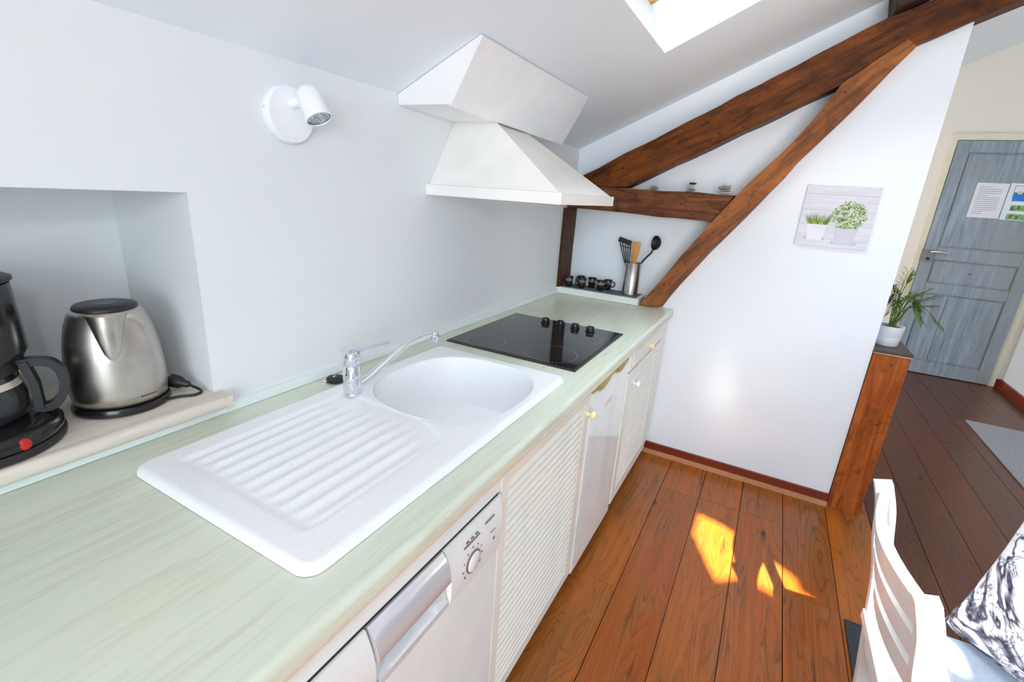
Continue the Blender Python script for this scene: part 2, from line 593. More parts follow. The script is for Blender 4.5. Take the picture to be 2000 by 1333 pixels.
# ---- floor: sub-floor and single boards
b = new(); box(b, -0.1, X_RIGHT, Y_BACK, Y_FAR + 0.1, -0.06, -0.022)
floor = struct('floor', b, 'dark_joint')
PW = 0.1835
rng = random.Random(11)
forced = {0: [1.47], 1: [2.236], 2: [2.245], 3: [2.25], 4: [1.80], 5: [2.62], 6: [0.9, 3.2], 7: [2.75], 8: [1.3, 4.0]}
for row in range(-1, 23):
    xa = 0.596 + PW * row if row < 1 else 0.78 + PW * (row - 1)
    xb = 0.596 + PW * (row + 1) if row < 0 else 0.78 + PW * row
    if xb > X_RIGHT:
        xb = X_RIGHT
    cuts = [Y_BACK] + sorted(forced.get(row, [rng.uniform(0.2, 2.0), rng.uniform(2.8, 4.6)]) + [rng.uniform(-1.6, -0.6)]) + [Y_FAR]
    for ya, yb in zip(cuts[:-1], cuts[1:]):
        dz = rng.uniform(-0.0012, 0.0)
        g = 0.0011 + 0.0007 * rng.random()
        b = new(); box(b, xa + g, xb - g, ya + 0.0006, yb - 0.0006, -0.022, dz)
        bevel(b, 0.0016, 1)
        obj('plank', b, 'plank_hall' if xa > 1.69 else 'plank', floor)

# ---- left wall with the niche
NY0, NY1, NZ0, NZ1, ND = -0.42, 0.553, 0.865, 1.338, -0.31
b = new()
YL = 2.63
def quad(*p): poly(b, p)
quad((0, Y_BACK, 0), (0, NY0, 0), (0, NY0, 1.70), (0, Y_BACK, 1.70))
quad((0, NY0, NZ1), (0, NY1, NZ1), (0, NY1, 1.70), (0, NY0, 1.70))
quad((0, NY0, 0), (0, NY1, 0), (0, NY1, NZ0), (0, NY0, NZ0))
quad((0, NY1, 0), (0, YL, 0), (0, YL, 1.70), (0, NY1, 1.70))
quad((ND, NY0, NZ0), (ND, NY1, NZ0), (ND, NY1, NZ1), (ND, NY0, NZ1))
quad((0, NY1, NZ0), (ND, NY1, NZ0), (ND, NY1, NZ1), (0, NY1, NZ1))
quad((0, NY0, NZ0), (ND, NY0, NZ0), (ND, NY0, NZ1), (0, NY0, NZ1))
quad((0, NY0, NZ1), (0, NY1, NZ1), (ND, NY1, NZ1), (ND, NY0, NZ1))
quad((0, NY0, NZ0), (0, NY1, NZ0), (ND, NY1, NZ0), (ND, NY0, NZ0))
bmesh.ops.remove_doubles(b, verts=b.verts, dist=1e-5)
struct('wall_left', b, 'wall')

# ---- end wall: recessed infill behind the timbers, and the partition right of the brace
b = new()
box(b, -0.02, 1.50, 2.63, 2.70, 0.80, 2.45)
struct('wall_infill', b, 'wall_end')
b = new()
pts = [(0.0, Y_END, 0), (1.52, Y_END, 0), (1.52, Y_END, 2.075), (1.352, Y_END, 2.03), (1.06, Y_END, 1.66), (0.80, Y_END, 1.30), (0.65, Y_END, 1.055), (0.53, Y_END, 0.88), (0.52, Y_END, 0.845), (0.0, Y_END, 0.845)]
prism(b, pts, (0, 0.14, 0))
struct('wall_end', b, 'wall_end')
b = new(); box(b, 1.36, 1.52, Y_END + 0.001, 2.699, 2.0, 2.35)
struct('wall_end_top', b, 'wall_end')

# ---- far hall
b = new(); box(b, -0.1, 3.3, Y_FAR, Y_FAR + 0.1, 0, 3.2)
struct('wall_far', b, 'hall')
b = new(); box(b, 3.05, 3.15, 2.9, Y_FAR, 0, 2.95)
struct('wall_hall_right', b, 'wall')
b = new(); box(b, 3.15, X_RIGHT + 0.1, 2.9, 3.0, 0, 2.95)
struct('wall_return', b, 'wall')
b = new(); box(b, X_RIGHT, X_RIGHT + 0.1, Y_BACK, 2.95, 0, 1.9)
struct('wall_right', b, 'wall')
b = new()
for p in ([(2.7, 0), (3.55, 0), (3.55, 1.65), (2.7, 1.65)], [(5.05, 0), (5.6, 0), (5.6, 1.65), (5.05, 1.65)], [(3.55, 0), (5.05, 0), (5.05, 0.35), (3.55, 0.35)]):
    prism(b, [(0.0, y, z) for y, z in p], (-0.1, 0, 0))
struct('wall_hall_left', b, 'hall')
# gable wall behind the camera with its window opening
b = new()
wx0, wx1, wz0, wz1 = 1.45, 3.75, 0.75, 2.15
for p in ([(-.05, 0), (wx0, 0), (wx0, 3), (-.05, 3)], [(wx1, 0), (X_RIGHT + .1, 0), (X_RIGHT + .1, 3), (wx1, 3)],
          [(wx0, 0), (wx1, 0), (wx1, wz0), (wx0, wz0)], [(wx0, wz1), (wx1, wz1), (wx1, 3), (wx0, 3)]):
    prism(b, [(x, Y_BACK, z) for x, z in p], (0, -0.12, 0))
struct('wall_back', b, 'wall')

# ---- roof slopes with the roof window opening and an added sun hole
def sheet_with_holes(outer, holes):
    bm = new()
    loops = [[Vector(p) for p in outer]] + [[Vector(p) for p in h] for h in holes]
    flat = [p for l in loops for p in l]
    vs = [bm.verts.new(p) for p in flat]
    for tri in tessellate_polygon(loops):
        try:
            bm.faces.new([vs[i] for i in tri])
        except ValueError:
            pass
    return bm, loops[1:]
nrm = Vector((-SL, 0, 1)).normalized()
def cl(x, y): return (x, y, cz(x))
W1 = [(0.56, 1.945), (0.56, 1.19), (1.25, 1.19), (1.25, 1.945)]
def back(x, y):                              # where the sun ray that reaches the floor point passes the roof
    s = (Z0 + SL * x) / (0.81 - SL * 0.21)
    return (x + 0.21 * s, y - s)
SUN_HOLE = [back(*p) for p in [(0.985, 2.105), (1.10, 2.075), (1.378, 1.895), (1.385, 1.835), (1.46, 1.80), (1.46, 1.735), (1.20, 1.785), (1.155, 1.765), (1.10, 1.715), (0.985, 1.945)]]  # unseen hole, cut to give the sun patches their outline on the floor
bm_, holes = sheet_with_holes([cl(-0.15, Y_BACK - .1), cl(XR, Y_BACK - .1), cl(XR, Y_FAR + .1), cl(-0.15, Y_FAR + .1)],
                              [[cl(*p) for p in W1], [cl(*p) for p in SUN_HOLE]])
ceiling = struct('ceiling_left', bm_, 'ceiling')
def reveal(name, hole, depth, taper=0.0):
    bm = new()
    h = [Vector(p) for p in hole]
    ctr = sum(h, Vector()) / len(h)
    top = [p + nrm_use * depth + (p - ctr) * taper for p in h]
    n = len(h)
    for i in range(n):
        poly(bm, (h[i], h[(i + 1) % n], top[(i + 1) % n], top[i]))
    return bm, top
nrm_use = nrm
bm_, top = reveal('', [cl(*p) for p in W1], 0.212)
lin = struct('trim_1', bm_, 'ceiling')
# pine sash and pane of the roof window
win = bpy.data.objects.new('window_1', None); COL.objects.link(win); win['kind'] = 'structure'
def bar(a, c, w, d):
    bm = new()
    a = Vector(a); c = Vector(c)
    sweep_rect(bm, [a, c], nrm, d, w)
    return bm
t4 = [p - nrm * 0.02 for p in top]
for i in range(4):
    obj('sash_rail', bar(t4[i], t4[(i + 1) % 4], 0.04, 0.04), 'pine', win)
bm_ = new(); poly(bm_, [p + nrm * 0.01 for p in top]); obj('pane', bm_, 'pane', win)

bm_ = new(); poly(bm_, [(XR, Y_BACK - .1, cz(XR)), (X_RIGHT + .1, Y_BACK - .1, cz2(X_RIGHT + .1)), (X_RIGHT + .1, Y_FAR + .1, cz2(X_RIGHT + .1)), (XR, Y_FAR + .1, cz(XR))])
struct('ceiling_right', bm_, 'ceiling')

# ---- baseboards and trims
b = new(); box(b, 0.60, 1.52, Y_END - 0.014, Y_END, 0, 0.062); bevel(b, 0.004, 2)
bb = struct('baseboard_end', b, 'mahogany', smooth=40)
b = new(); box(b, 0.60, 1.52, Y_END - 0.028, Y_END - 0.014, 0, 0.022); bevel(b, 0.008, 3)
obj('quadrant_strip', b, 'pine_edge', bb, 40)
b = new(); box(b, 3.034, 3.05, 3.2, Y_FAR, 0, 0.07); box(b, 3.0, 3.034, Y_FAR - 0.02, Y_FAR, 0, 0.07)
bb = struct('baseboard_hall', b, 'mahogany')
b = new(); box(b, 3.02, 3.034, 3.2, Y_FAR, 0, 0.02)
obj('quadrant_strip', b, 'mahogany', bb)
b = new(); box(b, 0.0, 0.014, 0.566, 2.47, 0.851, 0.874); bevel(b, 0.006, 3)
struct('trim_2', b, 'white_gloss', smooth=40)
b = new(); box(b, 0.0, 0.012, -1.2, 0.566, 0.851, 0.868); bevel(b, 0.004, 2)
struct('trim_3', b, 'white_gloss', smooth=40)

# ---- hall door
door = bpy.data.objects.new('door_1', None); COL.objects.link(door); door['kind'] = 'structure'
DX0, DX1, DZ = 2.215, 2.955, 2.035
yd = Y_FAR - 0.02
def dbox(name, x0, x1, z0, z1, d0, d1, mat='door', bev=0.006):
    return bx(name, mat, door, x0, x1, yd - d1, yd - d0, z0, z1, bev)
dbox('door_core', DX0, DX1, 0.008, DZ, 0.0, 0.006, bev=0.0)
dbox('stile', DX0, DX0 + 0.085, 0.008, DZ, 0.006, 0.026)
dbox('stile', DX1 - 0.085, DX1, 0.008, DZ, 0.006, 0.026)
for z0, z1 in ((0.008, 0.125), (0.755, 0.845), (1.055, 1.16), (1.945, DZ)):
    dbox('rail', DX0 + 0.087, DX1 - 0.087, z0, z1, 0.006, 0.026)
dbox('door_panel', DX0 + 0.10, DX1 - 0.10, 1.175, 1.93, 0.006, 0.016)
dbox('door_panel', DX0 + 0.10, DX1 - 0.10, 0.86, 1.04, 0.006, 0.016)
dbox('door_panel', DX0 + 0.10, DX0 + 0.27, 0.14, 0.74, 0.006, 0.016)
dbox('door_panel', DX0 + 0.276, DX1 - 0.10, 0.14, 0.74, 0.006, 0.016)
for x0, x1, z0, z1 in ((DX0 - 0.05, DX0 - 0.004, 0, 2.09), (DX1 + 0.004, 3.0, 0, 2.09), (DX0 - 0.004, DX1 + 0.004, DZ + 0.006, 2.09)):
    bx('door_frame', 'cream_paint', door, x0, x1, Y_FAR - 0.035, Y_FAR, z0, z1, 0.005)
bx('lock_case', 'door_metal', door, 2.205, 2.285, yd - 0.045, yd - 0.026, 1.03, 1.135, 0.004)
b = new(); tube(b, [(2.262, yd - 0.045, 1.115), (2.262, yd - 0.08, 1.115)], 0.009)
tube(b, curve_pts([(2.255, yd - 0.08, 1.117), (2.31, yd - 0.085, 1.12), (2.37, yd - 0.08, 1.112)], 10), [0.010] * 6 + [0.009] * 5, 10)
obj('door_handle', b, 'chrome', door, 60)
b = new(); lathe(b, [(0.006, 0), (0.012, 0.003), (0.012, 0.012), (0.004, 0.016)], 14, (2.255, yd - 0.045, 1.055), (0, -1, 0))
obj('key_knob', b, 'black', door, 60)
b = new(); lathe(b, [(0.010, 0), (0.010, 0.004), (0.003, 0.006)], 14, (2.58, yd - 0.016, 0.955), (0, -1, 0))
obj('peg', b, 'door_metal', door, 60)

# papers taped to the door
yp = yd - 0.020
s = thing('notice_sheet', 'white sheet of small printed text taped to the grey door', 'paper', (2.53, yp, 1.43))
bx('sheet', 'paper', s, 2.425, 2.63, yp - 0.001, yp, 1.43, 1.71)
b = new()
for i in range(14):
    z = 1.68 - i * 0.0165
    w = 0.15 if i not in (0, 4, 12, 13) else 0.07
    poly(b, [(2.447, yp - 0.0016, z), (2.447 + w, yp - 0.0016, z), (2.447 + w, yp - 0.0016, z - 0.005), (2.447, yp - 0.0016, z - 0.005)])
o = obj('print', b, 'ink', s); o['kind'] = 'stuff'
s = thing('leaflet_sleeve', 'shiny plastic sleeve on the grey door holding leaflet with a blue box', 'leaflet', (2.76, yp, 1.43))
bx('sleeve', 'film', s, 2.636, 2.86, yp - 0.002, yp, 1.425, 1.715)
def flat(name, mat, par, x0, x1, z0, z1, y):
    b = new(); box(b, x0, x1, y - 0.0006, y, z0, z1); return obj(name, b, mat, par)
flat('picture_frame', 'dark_ink', s, 2.668, 2.85, 1.60, 1.697, yp - 0.002)
flat('picture_sheet', 'paper', s, 2.671, 2.85, 1.603, 1.694, yp - 0.0028)
flat('blue_box', 'blue_ink', s, 2.672, 2.80, 1.576, 1.645, yp - 0.0036)
flat('yellow_mark', 'yellow_ink', s, 2.692, 2.72, 1.632, 1.655, yp - 0.0044)
flat('photo_strip', 'green_ink', s, 2.68, 2.85, 1.50, 1.545, yp - 0.0028)
flat('photo_strip', 'green_ink', s, 2.672, 2.85, 1.43, 1.475, yp - 0.0028)
for k, (x, z) in enumerate(((2.682, 1.505), (2.722, 1.51), (2.69, 1.437), (2.73, 1.433))):
    flat('photo_patch', 'dark_ink', s, x, x + 0.018, z, z + 0.03, yp - 0.0036)

# ================================================================== TIMBERS
def timber(name, outline, y0, y1, mat, label, cat='beam', bev=0.012, sub=0.07, rough=0.004, seed=0, flare=None):
    """hewn timber: outline (x,z) refined and roughened, extruded in y, edges eased"""
    pts = []
    off = []
    n = len(outline)
    for i in range(n):
        a = Vector(outline[i]); c = Vector(outline[(i + 1) % n])
        m = max(1, int((c - a).length / sub))
        for k in range(m):
            p = a.lerp(c, k / m)
            if k:
                d = (c - a).normalized()
                w = noise.noise(Vector((p.x * 7 + seed, p.y * 7, seed * 3.1))) * rough * 2
                p = p + Vector((-d.y, d.x)) * w
            pts.append((p.x, y0, p.y))
            off.append(flare(i, p.x) if flare else 0.0)
    b = new()
    if flare:
        ym = 2.557
        loft(b, [pts, [(x + d, ym, z) for (x, y, z), d in zip(pts, off)], [(x + d, y1, z) for (x, y, z), d in zip(pts, off)]])
    else:
        prism(b, pts, (0, y1 - y0, 0))
    es = [e for e in b.edges if abs(e.verts[0].co.y - e.verts[1].co.y) < 1e-6 and abs(e.verts[0].co.y - y0) < 1e-6]
    bmesh.ops.bevel(b, geom=es, offset=bev, segments=2, profile=0.6, affect='EDGES')
    o = obj(name, b, mat, None, 50)
    o['kind'] = 'thing'
    return tag(o, label, cat)
timber('roof_rafter', [(0.0, 1.438), (0.318, 1.442), (0.75, 1.672), (1.153, 1.884), (1.352, 2.008), (1.50, 2.078), (1.75, 2.185), (2.10, 2.335), (2.05, 2.46), (1.65, 2.30), (1.383, 2.162), (1.252, 2.112), (0.9, 1.925), (0.50, 1.712), (0.088, 1.496), (0.0, 1.452)],
       2.52, 2.64, 'beam', 'thick dark brown hewn rafter beam sloping up under the white ceiling', seed=1)
timber('tie_beam', [(0.0, 1.322), (0.35, 1.316), (0.755, 1.306), (0.836, 1.432), (0.42, 1.436), (0.0, 1.436)],
       2.515, 2.66, 'tie', 'short horizontal brown tie beam carrying three little pebble stacks', seed=2)
timber('diagonal_brace', [(0.476, 0.854), (0.540, 0.853), (0.615, 0.975), (0.684, 1.071), (0.75, 1.163), (0.833, 1.267), (0.97, 1.447), (1.06, 1.585), (1.21, 1.785), (1.362, 2.005), (1.33, 2.03), (1.15, 1.885), (1.07, 1.725), (0.841, 1.428), (0.645, 1.132)],
       2.50, 2.64, 'brace', 'long slanting brown brace rising from the worktop end to the rafter', seed=3, bev=0.006, flare=lambda i, x: 0.046 * max(0.0, min(1.0, 1 - (x - 0.54) / 0.45)) if 1 <= i <= 6 else 0.0)
timber('corner_post', [(-0.015, 0.884), (0.017, 0.884), (0.019, 1.318), (-0.015, 1.318)], 2.476, 2.63, 'post',
       'narrow dark upright post in the corner between hood wall and mug ledge', 'post', bev=0.003, rough=0.001, seed=4)
timber('roof_purlin', [(1.262, 2.118), (1.44, 2.205), (1.62, 2.285), (1.60, 2.365), (1.246, 2.205)], 2.46, 2.64, 'old_dark',
       'blackened rough timber block sitting on top of the rafter at the ceiling', 'timber', rough=0.006, seed=5)

s = thing('timber_post', 'squat red-brown varnished timber post at the end of the white partition', 'post', (1.588, 2.71, 0))
b = new(); box(b, 1.523, 1.656, 2.545, 2.86, 0, 0.806); bevel(b, 0.004, 2)
obj('post_body', b, 'block', s, 40)
bx('top_board', 'block_top', s, 1.521, 1.660, 2.54, 2.864, 0.808, 0.822, 0.002)
bx('metal_edging', 'steel', s, 1.521, 1.660, 2.5385, 2.5395, 0.8052, 0.8078)

# ================================================================== WORKTOP AND UNITS
# worktop, front edge rolled; openings for sink bowl are below the sink
b = new()
prof = []
for i in range(9):
    a = math.pi / 2 * i / 8
    prof.append((0.632 + 0.013 * math.sin(a), 0.838 + 0.012 * math.cos(a)))
prof += [(0.645, 0.824)]
for i in range(1, 5):
    a = math.pi / 2 * i / 4
    prof.append((0.637 + 0.008 * math.cos(a), 0.824 - 0.010 * math.sin(a)))
SINK = (0.102, 0.578, 0.336, 1.256)
secs = [(-1.4, SINK[2] + 0.02), (SINK[3] - 0.02, Y_END)]
cut0, cut1 = SINK[0] + 0.03, SINK[1] - 0.03
def wt_section(y0, y1, x0, x1, front):
    pr = [(x0, 0.812), (x0, 0.85)] + (prof if front else [(x1, 0.85), (x1, 0.812)])
    prism(b, [(x, y0, z) for x, z in pr], (0, y1 - y0, 0))
wt_section(-1.4, SINK[2] + 0.03, 0.0, 0.645, True)
wt_section(SINK[3] - 0.03, Y_END, 0.0, 0.645, True)
wt_section(SINK[2] + 0.03, SINK[3] - 0.03, 0.0, cut0, False)
wt_section(SINK[2] + 0.03, SINK[3] - 0.03, cut1, 0.645, True)
bmesh.ops.remove_doubles(b, verts=b.verts, dist=1e-5)
wt = obj('worktop', b, 'worktop', None, 35)
tag(wt, 'long pale green limed worktop with rounded front edge along the wall', 'worktop')
b = new(); box(b, 0.6375, 0.6462, -1.4, Y_END, 0.8145, 0.8205)
obj('edge_band', b, 'peach', wt)

# ---- inset sink: one height field for rim, ribbed drainer and bowl
def smooth(t):
    t = min(1, max(0, t)); return t * t * (3 - 2 * t)
def sink_z(x, y):
    x0, x1, y0, y1 = SINK
    r = 0.03
    # rounded rectangle signed distance (positive inside)
    qx = abs(x - (x0 + x1) / 2) - ((x1 - x0) / 2 - r); qy = abs(y - (y0 + y1) / 2) - ((y1 - y0) / 2 - r)
    d = r - (math.hypot(max(qx, 0), max(qy, 0)) + min(max(qx, qy), 0))
    if d < 0: d = 0
    z = 0.851 + 0.0145 * math.sqrt(max(0, 1 - (1 - min(1, d / 0.014)) ** 2))
    # drainer field
    dx0, dx1 = 0.148, 0.512
    dyr = 0.80
    sx = smooth((x - dx0) / 0.02) * smooth((dx1 - x) / 0.02)
    # far end of the drainer follows the bowl's curve, then sweeps back on the front side
    ra = math.hypot((x - 0.35), (y - 1.0))
    lim = 0.795 if x < 0.40 else 0.795 - 0.9 * max(0, x - 0.40) ** 1.3
    s_ = sx * smooth((y - 0.385) / 0.02) * smooth((lim - y) / 0.02)
    z -= 0.0035 * s_
    ph = (x - dx0) / 0.0345
    rib = 0.5 + 0.5 * math.cos(2 * math.pi * ph)
    fade = smooth((y - 0.40) / 0.03) * smooth((lim - 0.015 - y) / 0.12)
    z += 0.0042 * (rib ** 1.3) * sx * fade - 0.0012 * sx * fade
    # bowl
    ex, ey = abs(x - 0.352) / 0.197, abs(y - 1.005) / 0.214
    q = (ex ** 2.5 + ey ** 2.5) ** (1 / 2.5)
    if q < 1.02:
        t = (1.0 - q) * 0.205
        dep = 0.165
        z -= 0.006 * smooth((t + 0.004) / 0.012)
        wall = smooth(t / 0.028)
        z -= (dep - 0.02) * wall ** 0.8 + 0.02 * smooth((t - 0.03) / 0.10) * wall
    elif q < 1.10:
        z -= 0.0015 * smooth((1.10 - q) / 0.08)
    return z
b = new()
NX, NYG = 150, 290
grid = []
x0, x1, y0, y1 = SINK
def corner_clip(x, y):
    r = 0.03
    cx_ = min(max(x, x0 + r), x1 - r); cy_ = min(max(y, y0 + r), y1 - r)
    d = math.hypot(x - cx_, y - cy_)
    if d > r:
        return cx_ + (x - cx_) * r / d, cy_ + (y - cy_) * r / d
    return x, y
for i in range(NX + 1):
    row = []
    for j in range(NYG + 1):
        x, y = corner_clip(x0 + (x1 - x0) * i / NX, y0 + (y1 - y0) * j / NYG)
        row.append(b.verts.new((x, y, sink_z(x, y))))
    grid.append(row)
for i in range(NX):
    for j in range(NYG):
        b.faces.new((grid[i][j], grid[i + 1][j], grid[i + 1][j + 1], grid[i][j + 1]))
bmesh.ops.recalc_face_normals(b, faces=b.faces)
s = thing('inset_sink', 'speckled white inset sink with round bowl and ribbed drainer', 'sink', (0.34, 0.8, 0.85))
obj('sink_bowl', b, 'sink', s, 180)
b = new(); lathe(b, [(0.001, 0.0), (0.036, 0.0), (0.040, 0.002), (0.040, 0.004), (0.030, 0.003), (0.001, 0.001)], 24, (0.352, 1.005, 0.6935))
obj('drain_fitting', b, 'chrome', s, 60)

# ---- mixer tap
s = thing('mixer_tap', 'chrome single-lever mixer tap standing on the sink rim', 'tap', (0.182, 0.79, 0.865))
c = (0.182, 0.79, 0.8655)
b = new(); lathe(b, [(0.0215, 0), (0.0225, 0.002), (0.0225, 0.006), (0.0215, 0.0075), (0.0222, 0.009), (0.0222, 0.038), (0.0212, 0.0385), (0.0212, 0.0395), (0.0222, 0.040), (0.0215, 0.078), (0.0203, 0.079), (0.0203, 0.081), (0.001, 0.081)], 32, c)
obj('tap_body', b, 'chrome', s, 50)
b = new(); lathe(b, [(0.0208, 0.0812), (0.0222, 0.083), (0.0225, 0.102), (0.0215, 0.110), (0.017, 0.116), (0.006, 0.119), (0.0005, 0.1192)], 32, c)
obj('tap_cap', b, 'chrome', s, 50)
b = new()
LV = [(0.176, 0.775, 0.9815), (0.180, 0.80, 0.9825), (0.184, 0.835, 0.981), (0.190, 0.872, 0.980), (0.196, 0.905, 0.979)]
sweep_rect(b, curve_pts(LV, 12), (1, -0.1, 0), [0.034, 0.034, 0.033, 0.031, 0.028, 0.024, 0.021, 0.018, 0.017, 0.016, 0.0155, 0.015, 0.014][:13], [0.014, 0.014, 0.014, 0.013, 0.012, 0.011, 0.010, 0.009, 0.008, 0.0075, 0.007, 0.0065, 0.006][:13])
bevel(b, 0.003, 2)
obj('lever', b, 'chrome', s, 50)
b = new()
SP = curve_pts([(0.188, 0.806, 0.889), (0.200, 0.835, 0.906), (0.222, 0.890, 0.948), (0.240, 0.935, 0.978), (0.256, 0.978, 0.992), (0.270, 1.012, 0.992)], 24)
tube(b, SP, [0.0095 - 0.0015 * i / (len(SP) - 1) for i in range(len(SP))], 14)
obj('spout', b, 'chrome', s, 60)
b = new(); lathe(b, [(0.0105, 0.0), (0.0112, -0.004), (0.0112, -0.020), (0.0095, -0.022), (0.0095, -0.027), (0.006, -0.027)], 20, (0.269, 1.010, 0.9965))
obj('spout_nozzle', b, 'chrome', s, 50)

# ---- sink plug lying behind the tap
s = thing('sink_plug', 'black rubber sink plug with wire ring lying behind the tap', 'plug', (0.058, 0.845, 0.85))
b = new(); lathe(b, [(0.018, 0), (0.0235, 0.002), (0.0245, 0.010), (0.022, 0.0125), (0.0005, 0.013)], 24, (0.058, 0.845, 0.8505))
obj('plug_disc', b, 'black_rubber', s, 50)
b = new(); tube(b, [(0.0565, 0.842, 0.862), (0.0565, 0.842, 0.866)], 0.0025, 8)
ring = [(0.0565 + 0.004 * math.cos(a), 0.842 + 0.002 * math.sin(a), 0.868 + 0.0035 * math.sin(a)) for a in [i * 2 * math.pi / 16 for i in range(17)]]
tube(b, ring, 0.0008, 6)
obj('plug_ring', b, 'chrome', s, 60)
b = new(); ring = [(0.045 + 0.009 * math.cos(a), 0.815 + 0.009 * math.sin(a), 0.853 + 0.001 * math.sin(3 * a)) for a in [i * 2 * math.pi / 20 for i in range(21)]]
tube(b, ring, 0.0012, 6)
obj('wire_ring', b, 'chrome', s, 60)

# ---- hob
s = thing('ceramic_hob', 'black glass ceramic hob set into the worktop past the sink', 'hob', (0.32, 1.605, 0.85))
hx0, hx1, hy0, hy1 = 0.071, 0.572, 1.338, 1.872
b = new(); box(b, hx0, hx1, hy0, hy1, 0.8495, 0.8550); bevel(b, 0.004, 2)
obj('hob_frame', b, 'hob_frame', s, 40)
bx('glass_plate', 'glass_black', s, hx0 + 0.011, hx1 - 0.011, hy0 + 0.011, hy1 - 0.011, 0.8552, 0.8564, 0.0006, 1)
for cx_, cy_, r in ((0.190, 1.415, 0.072), (0.442, 1.440, 0.090), (0.465, 1.690, 0.072), (0.205, 1.680, 0.084)):
    b = new()
    N = 44
    for k in range(N):
        a0 = 2 * math.pi * k / N; a1 = a0 + 2 * math.pi / N * 0.55
        poly(b, [(cx_ + q * math.cos(a), cy_ + q * math.sin(a), 0.85655) for q, a in ((r, a0), (r + 0.0016, a0), (r + 0.0016, a1), (r, a1))])
    o = obj('cooking_zone', b, 'ring_print', s); o['kind'] = 'stuff'
for cx_ in (0.249, 0.318, 0.385, 0.451):
    b = new()
    lathe(b, [(0.0165, 0), (0.0195, 0.001), (0.0195, 0.005), (0.0165, 0.007), (0.0172, 0.016), (0.0158, 0.0195), (0.0005, 0.020)], 24, (cx_, 1.806, 0.8566))
    k = obj('control_knob', b, 'black_gloss', s, 45)
    b = new(); box(b, cx_ - 0.012, cx_ + 0.012, 1.8045, 1.8075, 0.8764, 0.8785)
    obj('grip_ridge', b, 'black', k)

# ---- plinth under the units
b = new(); box(b, 0.50, 0.515, -1.4, 2.55, 0.0, 0.09)
o = obj('plinth', b, 'cabinet'); tag(o, 'white recessed plinth strip under the kitchen units on the floor', 'plinth')

FX = 0.632                                    # plane of the unit fronts
# ---- dishwasher
s = thing('dishwasher', 'white built-in dishwasher with silver grip and round dial', 'dishwasher', (0.33, 0.48, 0.09))
bx('casing', 'white_gloss', s, 0.03, FX - 0.03, 0.172, 0.772, 0.09, 0.808)
bx('top_panel', 'white_gloss', s, FX - 0.03, FX, 0.172, 0.770, 0.766, 0.806, 0.002)
bx('door_panel', 'white_gloss', s, FX - 0.03, FX + 0.003, 0.174, 0.770, 0.10, 0.618, 0.004)
# control fascia right of grip (convex, curved edge against grip)
def fascia(name, ya, yb, bow, side):
    b = new()
    pts = []
    for i in range(9):
        t = i / 8
        z = 0.6185 + (0.7615 - 0.6185) * t
        pts.append((FX + 0.006 + 0.006 * math.sin(math.pi * t), z))
    rings = []
    for i, (x, z) in enumerate(pts):
        t = i / 8
        off = bow * math.sin(math.pi * t) + 0.022 * (1 - t)
        y0_, y1_ = (ya + off, yb) if side > 0 else (ya, yb + off * 0.75)
        rings.append([(FX - 0.03, y0_, z), (FX - 0.03, y1_, z), (x, y1_, z), (x, y0_, z)])
    loft(b, rings)
    return obj(name, b, 'white_gloss', s, 40)
f1 = fascia('control_fascia', 0.569, 0.770, 0.004, 1)
fascia('control_fascia', 0.174, 0.379, 0.004, -1)
# grip: silver scoop between the two fascias
b = new()
rings = []
prf = [(FX + 0.004, 0.7605), (FX + 0.012, 0.745), (FX + 0.017, 0.715), (FX + 0.0165, 0.690), (FX + 0.012, 0.683), (FX - 0.004, 0.690), (FX - 0.022, 0.680), (FX - 0.026, 0.655), (FX - 0.012, 0.636), (FX + 0.004, 0.630), (FX + 0.006, 0.620), (FX - 0.03, 0.619), (FX - 0.035, 0.7605)]
for i in range(17):
    t = i / 16
    y = 0.384 + (0.566 - 0.384) * t
    e = 1 - abs(2 * t - 1) ** 4
    rings.append([(FX + (x - FX) * (e if x < FX and 0.63 < z < 0.69 else 1), y + (0.0225 * (0.7605 - z) / 0.14 if True else 0), z) for x, z in prf])
loft(b, rings)
obj('grip', b, 'silver_plastic', s, 35)
bx('grip_gap', 'dark_joint', s, FX - 0.02, FX + 0.001, 0.18, 0.766, 0.7616, 0.7655)
dial = None
b = new(); lathe(b, [(0.024, 0), (0.0245, 0.004), (0.0225, 0.005)], 28, (FX + 0.0105, 0.657, 0.676), (1, 0, 0))
obj('dial_ring', b, 'grey_line', s, 50)
b = new(); lathe(b, [(0.0215, 0), (0.0212, 0.0055), (0.0195, 0.0068), (0.0005, 0.007)], 28, (FX + 0.0105, 0.657, 0.676), (1, 0, 0))
obj('dial', b, 'white_gloss', s, 50)
def strip(y0_, y1_, z0_, z1_, mat, name):
    b = new(); box(b, FX + 0.010, FX + 0.0128, y0_, y1_, z0_, z1_); return obj(name, b, mat, s)
strip(0.625, 0.680, 0.7255, 0.7275, 'grey_line', 'printed_line')
strip(0.700, 0.735, 0.7335, 0.7355, 'grey_line', 'printed_line')
strip(0.722, 0.741, 0.697, 0.699, 'grey_line', 'printed_line')
for k in range(9):
    a = math.radians(-130 + k * 32)
    yy, zz = 0.657 + 0.034 * math.sin(a), 0.676 + 0.034 * math.cos(a)
    strip(yy - 0.0016, yy + 0.0016, zz - 0.0016, zz + 0.0016, 'grey_line', 'dial_mark')
for k in range(3):
    strip(0.632 + k * 0.016, 0.640 + k * 0.016, 0.7335, 0.736, 'grey_line', 'printed_line')
strip(0.735, 0.741, 0.672, 0.678, 'grey_line', 'indicator')

